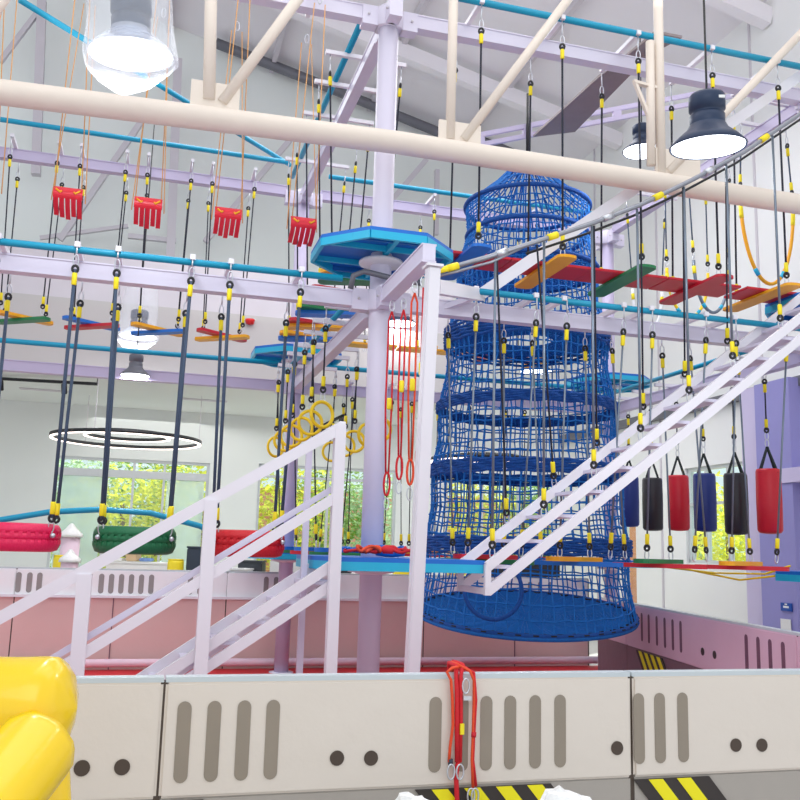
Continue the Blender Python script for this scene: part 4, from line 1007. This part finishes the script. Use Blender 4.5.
boxthing(238, 262, 562, 15.4, .5, 'darkbx', 'equipment_case', 'dark case behind the far barrier under the red tyre', 'case', lid='darkbx')
boxthing(270, 300, 560, 15.4, .5, 'ltgrey', 'storage_cabinet', 'light grey cabinet behind the far barrier by the rear column', 'cabinet', lid='ltgrey')
boxthing(310, 352, 566, 15.4, .5, 'darkbx', 'equipment_case', 'dark low case behind the far barrier left of the central column', 'case', lid='ring')
boxthing(352, 440, 575, 15.0, .4, 'ltgrey', 'shelf_unit', 'white shelf unit behind the far barrier right of the central column', 'shelf', lid='paper')
boxthing(470, 560, 560, 15.2, .6, 'darkbx', 'equipment_case', 'long dark case seen through the bottom of the net tower', 'case', lid='darkbx')
boxthing(228, 250, 570, 15.0, .4, 'ltgrey', 'storage_cabinet', 'small grey cabinet behind the far barrier under the red tyre', 'cabinet', lid='ltgrey')
# sign sheets on the violet column
s0 = atA(771, 607, RW - .3); 
t = thing('wall_sign', atA(780, 607, RW - .3), 'small blue sign on the violet column at the right', 'sign')
c = atA(786.5, 607, RW - .34); MB().box(c, .015, .24, .12).build('sign_face', M['sign'], t); MB().box(c - AX * .01, .004, .12, .03).build('sign_lettering', M['paper'], t)
MB().box(c - AX * .01 + ZX * .04, .004, .05, .02).build('sign_lettering', M['paper'], t)
c = atA(786, 628, RW - .34); tag(MB().box(c, .012, .22, .26).build('notice_sheet', M['paper']), 'white notice sheet below the blue sign at the right', 'notice')

# ------------------------------------------------------------------ yellow inflatable (near left)
t = thing('inflatable_toy', atY(20, 790, 3.1), 'glossy yellow inflatable at the lower left corner', 'inflatable')
def sausage(p, q, r, n=28, m=22, pinch=0, ph=0):
    p, q = V(p), V(q); d = (q - p); L = d.length; d.normalize(); u = d.cross(ZX).normalized(); v_ = u.cross(d); vs = []
    for i in range(m + 1):
        s = i / m; x = s * L; e_ = min(x, L - x)
        rr = r * (1 - max(0, 1 - e_ / (r * .55)) ** 2.4) if e_ < r * .55 else r
        rr = max(rr, .002)
        for j in range(n):
            a = 2 * math.pi * j / n; k_ = rr * (1 + pinch * math.sin(a * 9 + ph) * max(0, 1 - e_ / (r * 1.2)))
            vs.append(p + d * x + u * k_ * math.cos(a) + v_ * k_ * math.sin(a))
    return vs, [(i * n + j, i * n + (j + 1) % n, (i + 1) * n + (j + 1) % n, (i + 1) * n + j) for i in range(m) for j in range(n)] + [tuple(range(n))[::-1], tuple(range(m * n, m * n + n))]
Y = 3.1
cU = atY(20, 705, Y)
vs, fs = sausage(atY(-160, 706, Y), atY(77, 708, Y), .162, pinch=.04); MB().poly(vs, fs, True).build('upper_tube', M['vinyl_y'], t)
vs, fs = sausage(atY(46, 736, Y - .12) , atY(-80, 890, Y - .7), .125, pinch=.03); MB().poly(vs, fs, True).build('lower_tube', M['vinyl_y'], t)
vs, fs = sausage(atY(42, 738, Y + .1), atY(46, 870, Y), .085, pinch=.05); MB().poly(vs, fs, True).build('rear_tube', M['vinyl_y'], t)
vs, fs = sausage(atY(-120, 800, Y + .05), atY(20, 800, Y + .05), .14); MB().poly(vs, fs, True).build('body_tube', M['vinyl_y'], t)
MB().lathe([(.03, 0), (.03, .02), (.015, .03)], atY(17, 727, Y - .17), 14, X=V((1, 0, 0)), Y=V((0, .5, .8)), Z=V((0, -.85, .5))).build('valve', M['box'], t)
# white plastic bags near the bottom edge
def bag(p, r, label, sd):
    rr = random.Random(sd); bm = bmesh.new(); bmesh.ops.create_icosphere(bm, subdivisions=3, radius=1)
    for v in bm.verts:
        n_ = 1 + .16 * math.sin(v.co.x * 7 + sd) * math.cos(v.co.y * 6) + rr.uniform(-.07, .07); v.co = V((v.co.x * r * 1.5, v.co.y * r, v.co.z * r * .8)) * n_
        if v.co.z > r * .5 and v.co.x < 0: v.co.z += r * .25
    me = bpy.data.meshes.new('plastic_bag'); bm.to_mesh(me); bm.free(); me.materials.append(M['bagw'])
    o = bpy.data.objects.new('plastic_bag', me); COL.objects.link(o); o.location = p; tag(o, label, 'plastic bag', 'white plastic bags at the barrier'); return o
bag(atY(566, 808, 3.9), .075, 'crumpled white plastic bag in front of the barrier, right of the ropes', 3)
bag(atY(412, 806, 3.85), .05, 'small white plastic bag in front of the barrier, left of the ropes', 8)
tag(MBbox(V((.45, 3.88, .265)), 1.3, .36, .53).build('bench', M['ltgrey']), 'grey bench under the white plastic bags', 'bench')
